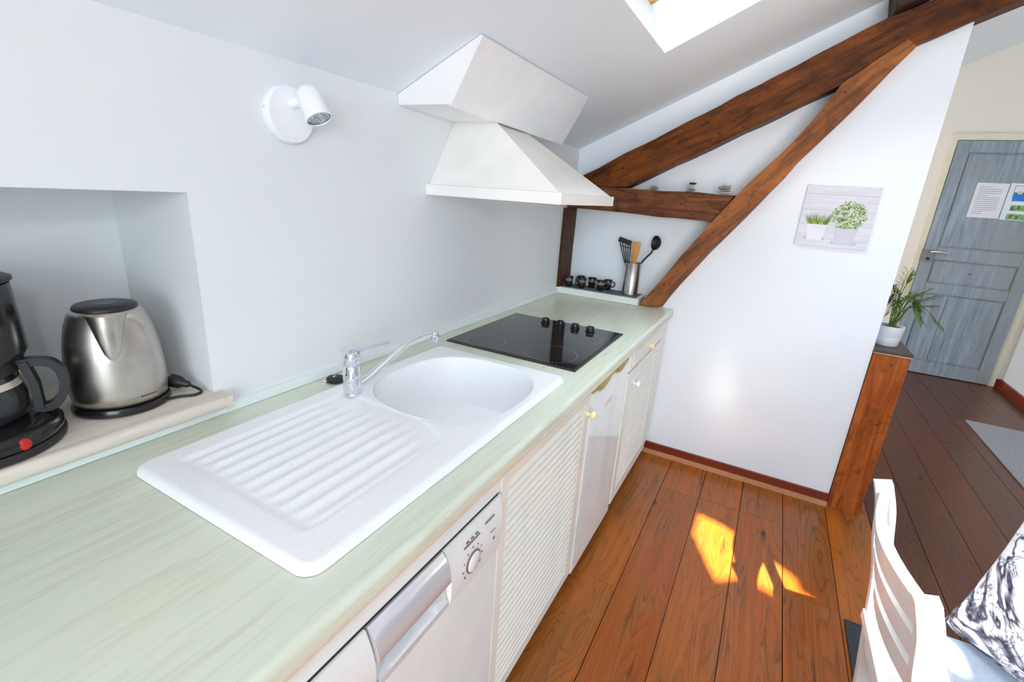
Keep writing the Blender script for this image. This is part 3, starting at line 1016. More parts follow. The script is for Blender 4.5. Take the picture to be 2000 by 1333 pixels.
# ---- louvred units
def louvre_door(par, y0_, y1_, z0_, z1_, stile_l, stile_r, rail, pitch, mat='cabinet'):
    d = bpy.data.objects.new('louvre_door', None); COL.objects.link(d); attach(d, par)
    x0_, x1_ = FX - 0.018, FX + 0.003
    bx('stile', mat, d, x0_, x1_, y0_, y0_ + stile_l, z0_, z1_, 0.002)
    bx('stile', mat, d, x0_, x1_, y1_ - stile_r, y1_, z0_, z1_, 0.002)
    bx('rail', mat, d, x0_, x1_, y0_ + stile_l, y1_ - stile_r, z1_ - rail, z1_, 0.002)
    bx('rail', mat, d, x0_, x1_, y0_ + stile_l, y1_ - stile_r, z0_, z0_ + rail * 1.3, 0.002)
    bx('back_board', 'dark_joint', d, x0_ - 0.012, x0_ - 0.008, y0_ + 0.005, y1_ - 0.005, z0_ + 0.01, z1_ - 0.01)
    za, zb = z0_ + rail * 1.3, z1_ - rail
    n = int((zb - za) / pitch)
    pitch = (zb - za) / n
    ya, yb = y0_ + stile_l + 0.0005, y1_ - stile_r - 0.0075
    b = new()
    prism(b, [(x0_ - 0.004, ya, pitch * 0.98), (x0_ + 0.002, ya, pitch * 1.10), (x1_ + 0.001, ya, 0.006), (x1_ + 0.001, ya, -0.001), (x1_ - 0.005, ya, -0.001)], (0, yb - ya, 0))
    first = obj('slat', b, mat, d)
    first.location = (0, 0, za)
    for k in range(1, n):
        q = first.copy(); COL.objects.link(q); q.location = (0, 0, za + k * pitch)
    return d
def knob(par, y, z, mat, r=0.014, name='knob'):
    b = new(); lathe(b, [(0.009, 0), (0.006, 0.006), (0.0065, 0.012), (r * 0.8, 0.015), (r, 0.021), (r * 0.9, 0.027), (r * 0.4, 0.030), (0.0005, 0.0305)], 20, (FX + 0.003, y, z), (1, 0, 0))
    return obj(name, b, mat, par, 60)
s = thing('louvred_cabinet', 'cream louvred sink cabinet between the dishwasher and the fridge', 'cabinet', (0.33, 1.05, 0.09))
bx('carcass', 'cabinet', s, 0.03, FX - 0.035, 0.778, 1.335, 0.09, 0.685)
d = louvre_door(s, 0.779, 1.334, 0.098, 0.803, 0.03, 0.045, 0.028, 0.0235)
knob(s, 1.315, 0.733, 'ivory', 0.015)

# ---- fridge
s = thing('undercounter_fridge', 'white undercounter fridge with yellowed wavy grip along its top', 'fridge', (0.33, 1.55, 0.03))
bx('fridge_body', 'white_gloss', s, 0.03, 0.575, 1.342, 1.770, 0.092, 0.806)
# door with the wavy scooped top edge
b = new()
N = 40
rings = []
def fr_top(t):
    return 0.790 - 0.018 * (smooth((t - 0.05) / 0.2) - smooth((t - 0.32) / 0.2)) - 0.018 * (smooth((t - 0.55) / 0.18) - smooth((t - 0.80) / 0.16)) + 0.004 * smooth((t - .4) / .1) * smooth((.6 - t) / .1)
for i in range(N + 1):
    t = i / N
    y = 1.344 + (1.768 - 1.344) * t
    zt = fr_top(t)
    rings.append([(0.578, y, 0.085), (0.578, y, zt), (0.622, y, zt), (FX + 0.004, y, zt - 0.004), (FX + 0.006, y, zt - 0.012), (FX + 0.006, y, 0.090), (FX + 0.001, y, 0.085)])
loft(b, rings)
obj('fridge_door', b, 'fridge_gloss', s, 35)
b = new()
rings = []
for i in range(N + 1):
    t = i / N
    y = 1.346 + (1.766 - 1.346) * t
    zt = fr_top(t)
    rings.append([(0.579, y, zt + 0.0005), (0.579, y, 0.8085), (0.590, y, 0.8085), (0.600, y, zt + 0.010), (0.622, y, zt + 0.004), (FX + 0.0045, y, zt + 0.001), (FX + 0.004, y, zt - 0.0035)])
loft(b, rings)
obj('grip_strip', b, 'fridge_yellow', s, 40)
b = new(); box(b, FX + 0.006, FX + 0.0072, 1.495, 1.575, 0.690, 0.708); bevel(b, 0.0005, 1)
bd = obj('badge', b, 'cream_paint', s)
b = new()
for k in range(6):
    yy = 1.501 + k * 0.0118
    box(b, FX + 0.0072, FX + 0.0078, yy, yy + 0.002, 0.694, 0.704)
    box(b, FX + 0.0072, FX + 0.0078, yy + 0.002, yy + 0.007, 0.694 + 0.004 * (k % 3), 0.696 + 0.004 * (k % 3))
o = obj('badge_relief', b, 'ivory', bd); o['kind'] = 'stuff'
bx('fridge_foot', 'black', s, 0.54, 0.57, 1.40, 1.43, 0.0, 0.03)
bx('fridge_foot', 'black', s, 0.54, 0.57, 1.69, 1.72, 0.0, 0.03)

# ---- end cabinet: drawer over louvred door
s = thing('drawer_cabinet', 'white cabinet with drawer over louvred door, next to the end partition', 'cabinet', (0.33, 2.1, 0.09))
bx('carcass', 'cabinet', s, 0.03, FX - 0.035, 1.776, 2.55, 0.09, 0.808)
bx('face_stile', 'cabinet', s, FX - 0.035, FX - 0.002, 1.776, 1.80, 0.09, 0.806, 0.002)
bx('filler_panel', 'cabinet', s, FX - 0.035, FX - 0.008, 2.41, 2.55, 0.09, 0.806, 0.002)
bx('drawer_front', 'cabinet', s, FX - 0.02, FX + 0.003, 1.80, 2.405, 0.722, 0.805, 0.004)
b = new()
for z0_, z1_ in ((0.735, 0.742), (0.785, 0.792)):
    box(b, FX + 0.003, FX + 0.005, 1.84, 2.37, z0_, z1_)
box(b, FX + 0.003, FX + 0.005, 1.84, 1.846, 0.742, 0.785); box(b, FX + 0.003, FX + 0.005, 2.364, 2.37, 0.742, 0.785)
obj('drawer_moulding', b, 'cabinet', s)
bx('drawer_gap', 'dark_joint', s, FX - 0.02, FX + 0.000, 1.802, 2.403, 0.7165, 0.7215)
d = louvre_door(s, 1.803, 2.405, 0.098, 0.716, 0.05, 0.045, 0.04, 0.0235)
knob(s, 1.905, 0.64, 'white_gloss', 0.016)
knob(s, 2.08, 0.765, 'ivory', 0.013)

# ================================================================== NICHE
b = new()
prism(b, [(0.036 + 0.010 * math.sin(a), -0.60, 0.8905 + 0.0145 * math.cos(a)) for a in [math.pi * i / 8 for i in range(9)]] + [(-0.308, -0.60, 0.876), (-0.308, -0.60, 0.905)], (0, 0.60 + 0.5515, 0))
# nose runs a little past the niche
o = obj('sill_board', b, 'sill', None, 40); tag(o, 'beige wood-look sill board lining the bottom of the wall niche', 'sill')
bx('sill_nose', 'sill', o, 0.001, 0.046, 0.5515, 0.568, 0.876, 0.9045, 0.004)

# ---- kettle
KC = (-0.088, 0.418, 0.905)
s = thing('electric_kettle', 'brushed steel electric kettle on black base inside the niche', 'kettle', KC)
b = new(); lathe(b, [(0.074, 0.001), (0.082, 0.003), (0.083, 0.010), (0.080, 0.017), (0.070, 0.018)], 40, KC)
obj('base', b, 'black_gloss', s, 50)
b = new(); lathe(b, [(0.074, 0.0185), (0.0785, 0.021), (0.0805, 0.040), (0.0810, 0.070), (0.0795, 0.105), (0.0755, 0.140), (0.0690, 0.172), (0.0610, 0.195), (0.0545, 0.205), (0.052, 0.2065), (0.040, 0.206)], 48, KC)
obj('kettle_body', b, 'steel', s, 60)
b = new(); lathe(b, [(0.0515, 0.2068), (0.0515, 0.2105), (0.048, 0.2145), (0.030, 0.2165), (0.0005, 0.217)], 36, KC)
lid = obj('lid', b, 'black', s, 50)
b = new(); lathe(b, [(0.018, 0.2168), (0.017, 0.2182), (0.0005, 0.2184)], 24, KC)
obj('lid_button', b, 'dark_ink', lid, 50)
# spout: a half cone bulging from the shoulder towards the room
b = new()
kd = Vector((0.93, -0.38, 0)).normalized(); ks = Vector((-kd.y, kd.x, 0))
kprof = [(0.0790, 0.112), (0.0765, 0.133), (0.0720, 0.158), (0.0665, 0.180), (0.0600, 0.1965), (0.0545, 0.205)]
rings = []
for i, (r, z) in enumerate(kprof):
    t = i / (len(kprof) - 1)
    w = 0.004 + 0.030 * t ** 0.7
    p_ = 0.001 + 0.026 * t
    ring = []
    for k in range(13):
        a = -math.pi / 2 + math.pi * k / 12
        lat = w * math.sin(a)
        rr = math.sqrt(max(0, r * r - lat * lat)) - 0.003 + p_ * math.cos(a) ** 0.8 if abs(math.cos(a)) > 1e-6 else math.sqrt(max(0, r * r - lat * lat)) - 0.003
        ring.append(Vector(KC) + kd * rr + ks * lat + Vector((0, 0, z)))
    rings.append(ring)
loft(b, rings, close=False)
obj('spout', b, 'steel', s, 60)
b = new()
hd = -kd
tube(b, curve_pts([Vector(KC) + hd * 0.05 + Vector((0, 0, 0.196)), Vector(KC) + hd * 0.095 + Vector((0, 0, 0.188)), Vector(KC) + hd * 0.125 + Vector((0, 0, 0.16)), Vector(KC) + hd * 0.12 + Vector((0, 0, 0.08)), Vector(KC) + hd * 0.078 + Vector((0, 0, 0.045))], 24), 0.011, 10)
obj('kettle_handle', b, 'black', s, 60)
b = new()
ld = Vector((0.985, 0.17, 0)).normalized(); ls = Vector((-ld.y, ld.x, 0))
for k in range(7):
    lat = -0.012 + 0.0045 * k
    p = Vector(KC) + ld * (math.sqrt(0.0806 ** 2 - lat * lat) + 0.0002) + ls * lat + Vector((0, 0, 0.034))
    w = 0.0028 if k else 0.0032
    poly(b, [p - ls * w / 2, p + ls * w / 2, p + ls * w / 2 + Vector((0, 0, 0.0022)), p - ls * w / 2 + Vector((0, 0, 0.0022))])
o = obj('emblem', b, 'black', s); o['kind'] = 'stuff'
b = new()
tube(b, curve_pts([(-0.030, 0.470, 0.910), (-0.026, 0.495, 0.9085), (-0.010, 0.520, 0.9085), (-0.018, 0.536, 0.911), (-0.052, 0.526, 0.921)], 24), 0.0032, 8)
obj('cord', b, 'black', s, 60)
pd = Vector((-0.85, -0.40, 0.16)).normalized()
b = new(); lathe(b, [(0.005, -0.022), (0.0075, -0.018), (0.0085, -0.008), (0.0135, 0.0), (0.0150, 0.012), (0.0150, 0.020), (0.011, 0.021), (0.0005, 0.021)], 18, (-0.066, 0.519, 0.9235), pd)
pl = obj('mains_plug', b, 'black', s, 50)
b = new()
for q in (-1, 1):
    base_ = Vector((-0.066, 0.519, 0.9235)) + pd * 0.020 + Vector((0.0, 0, 0.009 * q))
    tube(b, [base_, base_ + pd * 0.018], 0.0022, 8)
obj('pins', b, 'chrome', pl, 60)

# ---- coffee maker
CC = Vector((-0.088, 0.203, 0.905))
s = thing('coffee_maker', 'black filter coffee maker with red switch beside the kettle in niche', 'coffee maker', CC)
b = new(); lathe(b, [(0.108, 0.0005), (0.114, 0.003), (0.115, 0.010), (0.112, 0.016)], 40, CC, sx=1.10, sy=1.0)
obj('foot_ring', b, 'black', s, 50)
b = new(); lathe(b, [(0.110, 0.0165), (0.113, 0.020), (0.113, 0.030), (0.106, 0.040), (0.090, 0.0445), (0.0005, 0.045)], 40, CC, sx=1.10, sy=1.0)
obj('base', b, 'black_gloss', s, 50)
b = new(); lathe(b, [(0.0, 0), (0.010, 0.0), (0.0105, 0.004), (0.008, 0.0075), (0.0005, 0.009)], 20, CC + Vector((0.113, 0.028, 0.026)), (0.92, 0.2, 0.35))
obj('red_switch', b, 'red', s, 60)
b = new(); lathe(b, [(0.060, 0.046), (0.072, 0.050), (0.0775, 0.068), (0.0775, 0.090), (0.072, 0.112), (0.064, 0.126), (0.062, 0.130)], 40, CC)
cf = obj('carafe', b, 'coffee_glass', s, 60)
b = new(); lathe(b, [(0.0735, 0.1075), (0.0765, 0.1076), (0.0725, 0.1175), (0.0705, 0.1174)], 40, CC, cap=False)
obj('metal_band', b, 'band', cf, 60)
b = new(); lathe(b, [(0.066, 0.126), (0.073, 0.128), (0.075, 0.136), (0.070, 0.146), (0.0005, 0.147)], 36, CC)
obj('carafe_lid', b, 'black', cf, 50)
hdir = Vector((0.42, 0.91, 0)).normalized()
b = new()
hp = [CC + hdir * r + Vector((0, 0, z)) for r, z in ((0.068, 0.138), (0.090, 0.140), (0.114, 0.134), (0.126, 0.112), (0.124, 0.082), (0.110, 0.058), (0.092, 0.052), (0.082, 0.060))]
sweep_rect(b, curve_pts(hp, 40), (-hdir.y, hdir.x, 0), 0.018, 0.014)
bevel(b, 0.003, 2)
obj('carafe_handle', b, 'black', cf, 50)
b = new()
sweep_rect(b, [CC + hdir * 0.080 + Vector((0, 0, 0.142)), CC + hdir * 0.088 + Vector((0, 0, 0.10)), CC + hdir * 0.088 + Vector((0, 0, 0.052))], (-hdir.y, hdir.x, 0), 0.024, 0.012)
bevel(b, 0.003, 2)
obj('handle_bracket', b, 'black', cf, 50)
b = new(); lathe(b, [(0.070, 0.150), (0.084, 0.152), (0.0905, 0.165), (0.0895, 0.225), (0.0875, 0.280), (0.070, 0.282)], 40, CC)
obj('filter_housing', b, 'black_gloss', s, 50)
b = new(); lathe(b, [(0.0880, 0.2822), (0.0915, 0.284), (0.0915, 0.288), (0.080, 0.293), (0.0005, 0.294)], 40, CC)
obj('lid', b, 'black', s, 50)
bx('water_tank', 'black_gloss', s, CC.x - 0.19, CC.x - 0.08, CC.y - 0.07, CC.y + 0.07, 0.949, 1.185, 0.015, 3)

# ================================================================== WALL LAMP
LC = Vector((0, 0.790, 1.516))
s = thing('wall_spotlight', 'small white round-base spotlight mounted on the wall above the niche', 'wall lamp', LC)
b = new(); lathe(b, [(0.060, 0.0005), (0.0615, 0.003), (0.0610, 0.019), (0.0575, 0.024), (0.0005, 0.0245)], 44, LC, (1, 0, 0))
obj('wall_disc', b, 'lamp_white', s, 50)
LP = Vector((0.045, 0.795, 1.545)); A = Vector((0.064, 0.798, 1.570)); B_ = Vector((0.100, 0.800, 1.508))
ax = (B_ - A).normalized()
b = new(); tube(b, [(0.024, 0.792, 1.540), (0.050, 0.794, 1.545), A.lerp(B_, 0.25)], [0.011, 0.011, 0.010], 16)
obj('swivel_arm', b, 'lamp_white', s, 60)
L_ = (B_ - A).length
b = new(); lathe(b, [(0.0005, -0.004), (0.014, -0.002), (0.022, 0.004), (0.0265, 0.016), (0.0285, 0.030), (0.0290, L_), (0.0270, L_ + 0.001), (0.0262, L_ - 0.004), (0.020, L_ - 0.006)], 32, A, ax)
hd_ = obj('lamp_head', b, 'lamp_white', s, 50)
b = new(); lathe(b, [(0.0262, L_ - 0.003), (0.0250, L_ - 0.0035), (0.0252, L_ - 0.005), (0.018, L_ - 0.007), (0.008, L_ - 0.0095), (0.0005, L_ - 0.010)], 28, A, ax)
obj('reflector_bulb', b, 'bulb', hd_, 60)
b = new(); lathe(b, [(0.0255, L_ - 0.0025), (0.0264, L_ - 0.0015), (0.0267, L_ - 0.003)], 28, A, ax, cap=False)
obj('bulb_rim', b, 'dark_ink', hd_, 60)
b = new(); lathe(b, [(0.003, 0), (0.003, 0.002), (0.0005, 0.0024)], 10, LC + Vector((0.012, -0.0605, 0.008)), (0, -1, 0))
obj('screw', b, 'chrome', s, 60)

# ================================================================== HOOD AND DUCT BOX
s = thing('cooker_hood', 'white pyramid cooker hood on the wall above the black hob', 'cooker hood', (0, 1.545, 1.355))
HY0, HY1, HX = 1.300, 1.790, 0.487
b = new()
lo = [(0.001, HY0, 1.388), (HX, HY0, 1.388), (HX, HY1, 1.388), (0.001, HY1, 1.388)]
lo2 = [(0.001, HY0 + 0.018, 1.3885), (HX - 0.012, HY0 + 0.006, 1.3885), (HX - 0.012, HY1 - 0.006, 1.3885), (0.001, HY1 - 0.018, 1.3885)]
hi = [(0.001, 1.452, 1.600), (0.165, 1.452, 1.5985), (0.165, 1.638, 1.5985), (0.001, 1.638, 1.600)]
loft(b, [lo2, hi])
bevel(b, 0.004, 2)
obj('canopy', b, 'hood', s, 40)
b = new()
outer = [(0.001, HY0), (HX, HY0), (HX, HY1), (0.001, HY1)]
inner = [(0.02, HY0 + 0.02), (HX - 0.02, HY0 + 0.02), (HX - 0.02, HY1 - 0.02), (0.02, HY1 - 0.02)]
loft(b, [[(x, y, 1.388) for x, y in outer], [(x, y, 1.355) for x, y in outer], [(x, y, 1.355) for x, y in inner], [(x, y, 1.372) for x, y in inner]])
bevel(b, 0.004, 2)
obj('lip', b, 'hood', s, 40)
bx('grease_filter', 'silver_plastic', s, 0.04, HX - 0.04, HY0 + 0.04, HY1 - 0.04, 1.362, 1.366)
b = new()
DY0, DY1 = 1.168, 1.943
sec = [(0.002, 1.602), (0.186, 1.600), (0.281, cz(0.281) - 0.002), (0.002, cz(0.002) - 0.002)]
def duct_sec(y, dz): return [(0.002, y, 1.602 + dz), (0.186, y, 1.600 + dz), (0.281, y, cz(0.281) - 0.002), (0.002, y, cz(0.002) - 0.002)]
s = thing('duct_box', 'white boxed-in duct under the sloping ceiling, directly above the hood', 'duct box', (0, 1.55, 1.60))
b = new()
loft(b, [duct_sec(DY0, 0.0), duct_sec(DY1 - 0.012, -0.014)])
bevel(b, 0.0015, 1)
obj('box_casing', b, 'plaster_box', s)
b = new()
f0 = Vector((0.186, 0, 1.600)); f1_ = Vector((0.281, 0, cz(0.281) - 0.003)); fn = Vector((f1_.z - f0.z, 0, -(f1_.x - f0.x))).normalized()
prism(b, [Vector((0.1845, DY0 - 0.001, 1.598)), Vector((0.2815, DY0 - 0.001, cz(0.281) - 0.004)), Vector((0.2815, DY1 + 0.004, cz(0.281) - 0.004)), Vector((0.1845, DY1 + 0.004, 1.584))], fn * 0.006)
bevel(b, 0.001, 1)
obj('front_board', b, 'plaster_box', s)

# ================================================================== LEDGE AND WHAT STANDS ON IT
o = bx('mug_ledge', 'ledge', None, 0.0, 0.472, 2.478, 2.628, 0.8515, 0.886, 0.003)
tag(o, 'pale painted ledge at the end of the worktop under the timbers', 'ledge')
o = bx('shelf_mat', 'mat_grey', None, 0.022, 0.452, 2.492, 2.625, 0.8862, 0.8885, 0.001, 1)
tag(o, 'grey non-slip liner mat lying on the pale mug ledge', 'mat')
LZ = 0.8888
mg = thing('espresso_mug', '', 'mug', (0, 0, 0), 'small black striped mugs on the ledge')
b = new(); lathe(b, [(0.0165, 0.0), (0.0175, 0.001), (0.0185, 0.012), (0.0215, 0.035), (0.0232, 0.055), (0.0225, 0.056), (0.0212, 0.054), (0.0190, 0.030), (0.0160, 0.006), (0.0005, 0.005)], 24)
obj('mug_body', b, 'mug', mg, 60)
for z in (0.034, 0.039, 0.044):
    r = 0.0215 + (z - 0.035) * 0.085 + 0.0003
    b = new(); lathe(b, [(r - 0.0010, z - 0.0008), (r, z - 0.0007), (r + 0.0001, z + 0.0007), (r - 0.0008, z + 0.0008)], 24, cap=False)
    obj('stripe', b, 'mug_stripe', mg, 60)
b = new(); tube(b, curve_pts([(0.0205, 0, 0.046), (0.034, 0, 0.044), (0.039, 0, 0.030), (0.032, 0, 0.018), (0.0195, 0, 0.016)], 18), 0.0030, 8)
obj('handle', b, 'mug', mg, 60)
mugs = [((0.056, 2.525), 200, 'small black striped mug at the front, against the dark corner post'),
        ((0.103, 2.592), 160, 'small black striped mug at the back, behind the one by the post'),
        ((0.133, 2.532), 215, 'small black striped mug at the front of the middle pair on the ledge'),
        ((0.170, 2.592), 10, 'small black striped mug at the back of the middle pair on the ledge'),
        ((0.240, 2.540), 20, 'small black striped mug at the front, nearest the steel utensil pot'),
        ((0.262, 2.598), 15, 'small black striped mug at the back, nearest the steel utensil pot')]
for i, ((x, y), a, lab) in enumerate(mugs):
    if i == 0:
        mg.location = (x, y, LZ); mg.rotation_euler = (0, 0, math.radians(a)); mg['label'] = lab
    else:
        dup(mg, (x, y, LZ), lab, math.radians(a))

UC = Vector((0.400, 2.563, LZ))
o = thing('utensil_pot', 'tall brushed steel cylinder pot holding the cooking utensils', 'utensil pot', UC)
b = new(); lathe(b, [(0.0405, 0.0), (0.042, 0.001), (0.042, 0.172), (0.0412, 0.173), (0.0405, 0.172), (0.0400, 0.004), (0.0005, 0.004)], 40, UC)
obj('cylinder', b, 'steel_holder', o, 50)
# slotted turner
s = thing('slotted_turner', 'black slotted turner standing in the steel utensil pot', 'turner', UC)
def P(x, z, y=0.0): return Vector((x, 2.563 + y, z))
b = new()
hl = [P(0.405, 0.905, 0.0), P(0.372, 1.00, 0.0), P(0.352, 1.060, 0.004)]
tube(b, hl, 0.005, 8)
obj('handle', b, 'black', s, 60)
b = new()
bl = [P(0.302, 1.185, 0.01), P(0.366, 1.168, 0.01), P(0.371, 1.158, 0.01), P(0.374, 1.062, 0.004), P(0.346, 1.062, 0.004), P(0.298, 1.180, 0.01)]
def slatbar(a, c, w):
    sweep_rect(b, [a, c], (0, 1, 0), 0.003, w)
slatbar(P(0.299, 1.178, 0.01), P(0.370, 1.160, 0.01), 0.026)
slatbar(P(0.345, 1.063, 0.004), P(0.376, 1.058, 0.004), 0.012)
for k in range(5):
    t = k / 4
    slatbar(P(0.346 + 0.027 * t, 1.063 - 0.003 * t, 0.004), P(0.303 + 0.064 * t, 1.172 - 0.014 * t, 0.01), 0.0052)
slatbar(P(0.318, 1.142, 0.008), P(0.372, 1.134, 0.008), 0.005)
obj('blade', b, 'black', s)
# wooden spatula
b = new()
rings = []
for t, w, th in ((0, 0.010, 0.008), (0.45, 0.011, 0.008), (0.58, 0.020, 0.007), (0.80, 0.046, 0.006), (0.95, 0.050, 0.005), (1.0, 0.046, 0.004)):
    p = P(0.402, 0.900, -0.012).lerp(P(0.398, 1.172, 0.004), t)
    rings.append([p + Vector((w / 2 * math.cos(a), th / 2 * math.sin(a), 0)) for a in [2 * math.pi * k / 14 for k in range(14)]])
loft(b, rings)
o = obj('wooden_spatula', b, 'spatula_wood', None, 60)
tag(o, 'plain wooden spatula standing in the steel utensil pot', 'spatula')
# ladle
s = thing('soup_ladle', 'black ladle leaning out of the steel utensil pot', 'ladle', UC)
b = new()
tube(b, curve_pts([P(0.385, 0.905, 0.01), P(0.415, 1.00, 0.01), P(0.436, 1.058, 0.005), P(0.462, 1.098, 0.0), P(0.482, 1.122, 0.0), P(0.488, 1.140, 0.004)], 22), 0.005, 8)
obj('handle', b, 'black', s, 60)
b = new()
bc = P(0.493, 1.176, 0.008); bn = Vector((-0.72, -0.62, 0.10)).normalized()
pr = []
for k in range(9):
    a = math.pi / 2 * k / 8
    pr.append((0.038 * math.sin(a), -0.030 * math.cos(a)))
pr += [(0.0365, 0.0)] + [(0.0365 * math.sin(a), -0.0285 * math.cos(a)) for a in [math.pi / 2 * k / 6 for k in range(5, -1, -1)]]
lathe(b, pr, 26, bc, bn, sx=1.0, sy=1.0)
obj('bowl', b, 'black', s, 60)

# pebble stacks on the tie beam
def pebble(par, c, rx, ry, rz, mat, seed):
    b = new()
    bmesh.ops.create_icosphere(b, subdivisions=2, radius=1.0)
    for v in b.verts:
        n_ = 1 + 0.10 * noise.noise(v.co * 1.7 + Vector((seed, 0, 0)))
        v.co = Vector((v.co.x * rx * n_, v.co.y * ry * n_, v.co.z * rz)) + Vector(c)
    return obj('pebble', b, mat, par, 180)
TZ = 1.4365
for base, lab, st in (((0.455, 2.548), 'smallest stack of three grey pebbles on the tie beam, near the hood', [(0.023, 0.0045, 'pebble_grey'), (0.019, 0.0055, 'pebble_grey'), (0.012, 0.0045, 'pebble_pale')]),
                     ((0.632, 2.548), 'tallest pebble stack on the tie beam, topped by a dark stone', [(0.021, 0.0045, 'pebble_grey'), (0.019, 0.005, 'pebble_grey'), (0.018, 0.005, 'pebble_pale'), (0.016, 0.0045, 'pebble_pale'), (0.019, 0.0055, 'pebble_dark')]),
                     ((0.785, 2.548), 'widest pebble stack on the tie beam, beside the brace', [(0.030, 0.005, 'pebble_pale'), (0.026, 0.006, 'pebble_grey'), (0.030, 0.007, 'pebble_grey'), (0.022, 0.0055, 'pebble_pale')])):
    s = thing('pebble_stack', lab, 'pebbles', (base[0], base[1], TZ), 'pebble stacks on the tie beam')
    z = TZ
    for k, (r, h, m_) in enumerate(st):
        pebble(s, (base[0] + 0.004 * math.sin(k * 2.3 + base[0] * 9), base[1], z + h), r, r * 0.85, h, m_, k * 3.1 + base[0] * 20)
        z += 2 * h * 0.93

# ================================================================== CANVAS
s = thing('canvas_picture', 'square canvas print of two potted green plants on the white partition', 'picture', (1.252, Y_END - 0.02, 1.24))
cx0, cx1, cz0, cz1 = 1.119, 1.389, 1.240, 1.497
yc = Y_END - 0.018
b = new(); box(b, cx0, cx1, yc, Y_END - 0.0005, cz0, cz1); bevel(b, 0.002, 2)
obj('stretched_canvas', b, 'canvas', s, 40)
cw, ch = cx1 - cx0, cz1 - cz0
layer = [yc - 0.0003]
def cpoly(b, pts, dy=0.0):
    poly(b, [(cx0 + cw * u, layer[0] - dy, cz0 + ch * v) for u, v in pts])
b = new()
for v, u0, u1 in ((0.86, 0.0, 1.0), (0.60, 0.0, 1.0), (0.37, 0.0, 1.0), (0.135, 0.0, 1.0)):
    cpoly(b, [(u0, v), (u1, v - 0.005), (u1, v - 0.012), (u0, v - 0.007)])
obj('board_lines', b, 'p_line', s)
layer[0] -= 0.0003
b = new(); cpoly(b, [(0.10, 0.10), (0.40, 0.10), (0.40, 0.14), (0.10, 0.15)]); cpoly(b, [(0.50, 0.055), (0.83, 0.05), (0.86, 0.10), (0.50, 0.11)])
obj('printed_shade', b, 'p_shade', s)
layer[0] -= 0.0003
b = new(); cpoly(b, [(0.12, 0.37), (0.15, 0.10), (0.36, 0.10), (0.39, 0.37)]); obj('printed_pot', b, 'p_pot', s)
b = new(); cpoly(b, [(0.50, 0.335), (0.535, 0.06), (0.79, 0.06), (0.83, 0.335)]); obj('printed_pot', b, 'p_pot2', s)
layer[0] -= 0.0003
rg = random.Random(4)
for key, cnt in (('p_g3', 26), ('p_g1', 34), ('p_g2', 30)):
    b = new()
    for k in range(cnt):
        u = rg.uniform(0.12, 0.39); l_ = rg.uniform(0.10, 0.21); sp_ = (u - 0.255) * 0.55 + rg.uniform(-0.03, 0.03)
        cpoly(b, [(u - 0.006, 0.36), (u + 0.006, 0.36), (u + sp_, 0.36 + l_)], rg.uniform(0, 0.0002))
    o = obj('printed_grass', b, key, s); o['kind'] = 'stuff'
for key, cnt in (('p_g3', 90), ('p_g1', 110), ('p_g2', 130), ('p_g4', 110)):
    b = new()
    for k in range(cnt):
        a = rg.uniform(0, 2 * math.pi); r = math.sqrt(rg.random()) * (0.85 if key == 'p_g3' else 1.0)
        u, v = 0.665 + 0.235 * r * math.cos(a), 0.52 + 0.245 * r * math.sin(a)
        v = max(v, 0.325 + 0.02 * rg.random())
        if v < 0.40: u = 0.665 + (u - 0.665) * 0.95
        t = rg.uniform(0, math.pi); l_ = rg.uniform(0.012, 0.03); w = 0.008
        d1, d2 = (l_ * math.cos(t), l_ * math.sin(t)), (-w * math.sin(t), w * math.cos(t))
        cpoly(b, [(u - d1[0], v - d1[1]), (u + d2[0], v + d2[1]), (u + d1[0], v + d1[1]), (u - d2[0], v - d2[1])], rg.uniform(0, 0.0004))
    o = obj('printed_leaves', b, key, s); o['kind'] = 'stuff'

# ================================================================== POTTED PALM
PC = Vector((1.581, 2.675, 0.8222))
s = thing('potted_palm', 'small palm in white ceramic pot on top of the timber post', 'plant', PC)
b = new(); lathe(b, [(0.040, 0.0), (0.0425, 0.002), (0.0455, 0.040), (0.0452, 0.0415), (0.0460, 0.043), (0.050, 0.090), (0.0495, 0.092), (0.0475, 0.091), (0.046, 0.080), (0.0005, 0.080)], 36, PC)
obj('pot', b, 'pot', s, 50)
b = new(); lathe(b, [(0.0005, 0.084), (0.030, 0.085), (0.0465, 0.081)], 24, PC, cap=False)
obj('soil', b, 'soil', s, 60)
rp = random.Random(21)
tips = [(1.575, 2.66, 1.165, 1), (1.600, 2.69, 1.150, 1), (1.525, 2.67, 1.135, 0), (1.530, 2.60, 1.050, 0), (1.665, 2.66, 1.095, 1), (1.690, 2.62, 1.035, 0),
        (1.670, 2.70, 1.000, 1), (1.660, 2.60, 0.965, 0), (1.745, 2.66, 0.945, 0), (1.545, 2.58, 0.985, 0), (1.535, 2.72, 1.000, 0), (1.615, 2.60, 1.075, 1),
        (1.630, 2.74, 1.06, 0), (1.560, 2.74, 1.08, 0), (1.700, 2.69, 1.065, 0)]
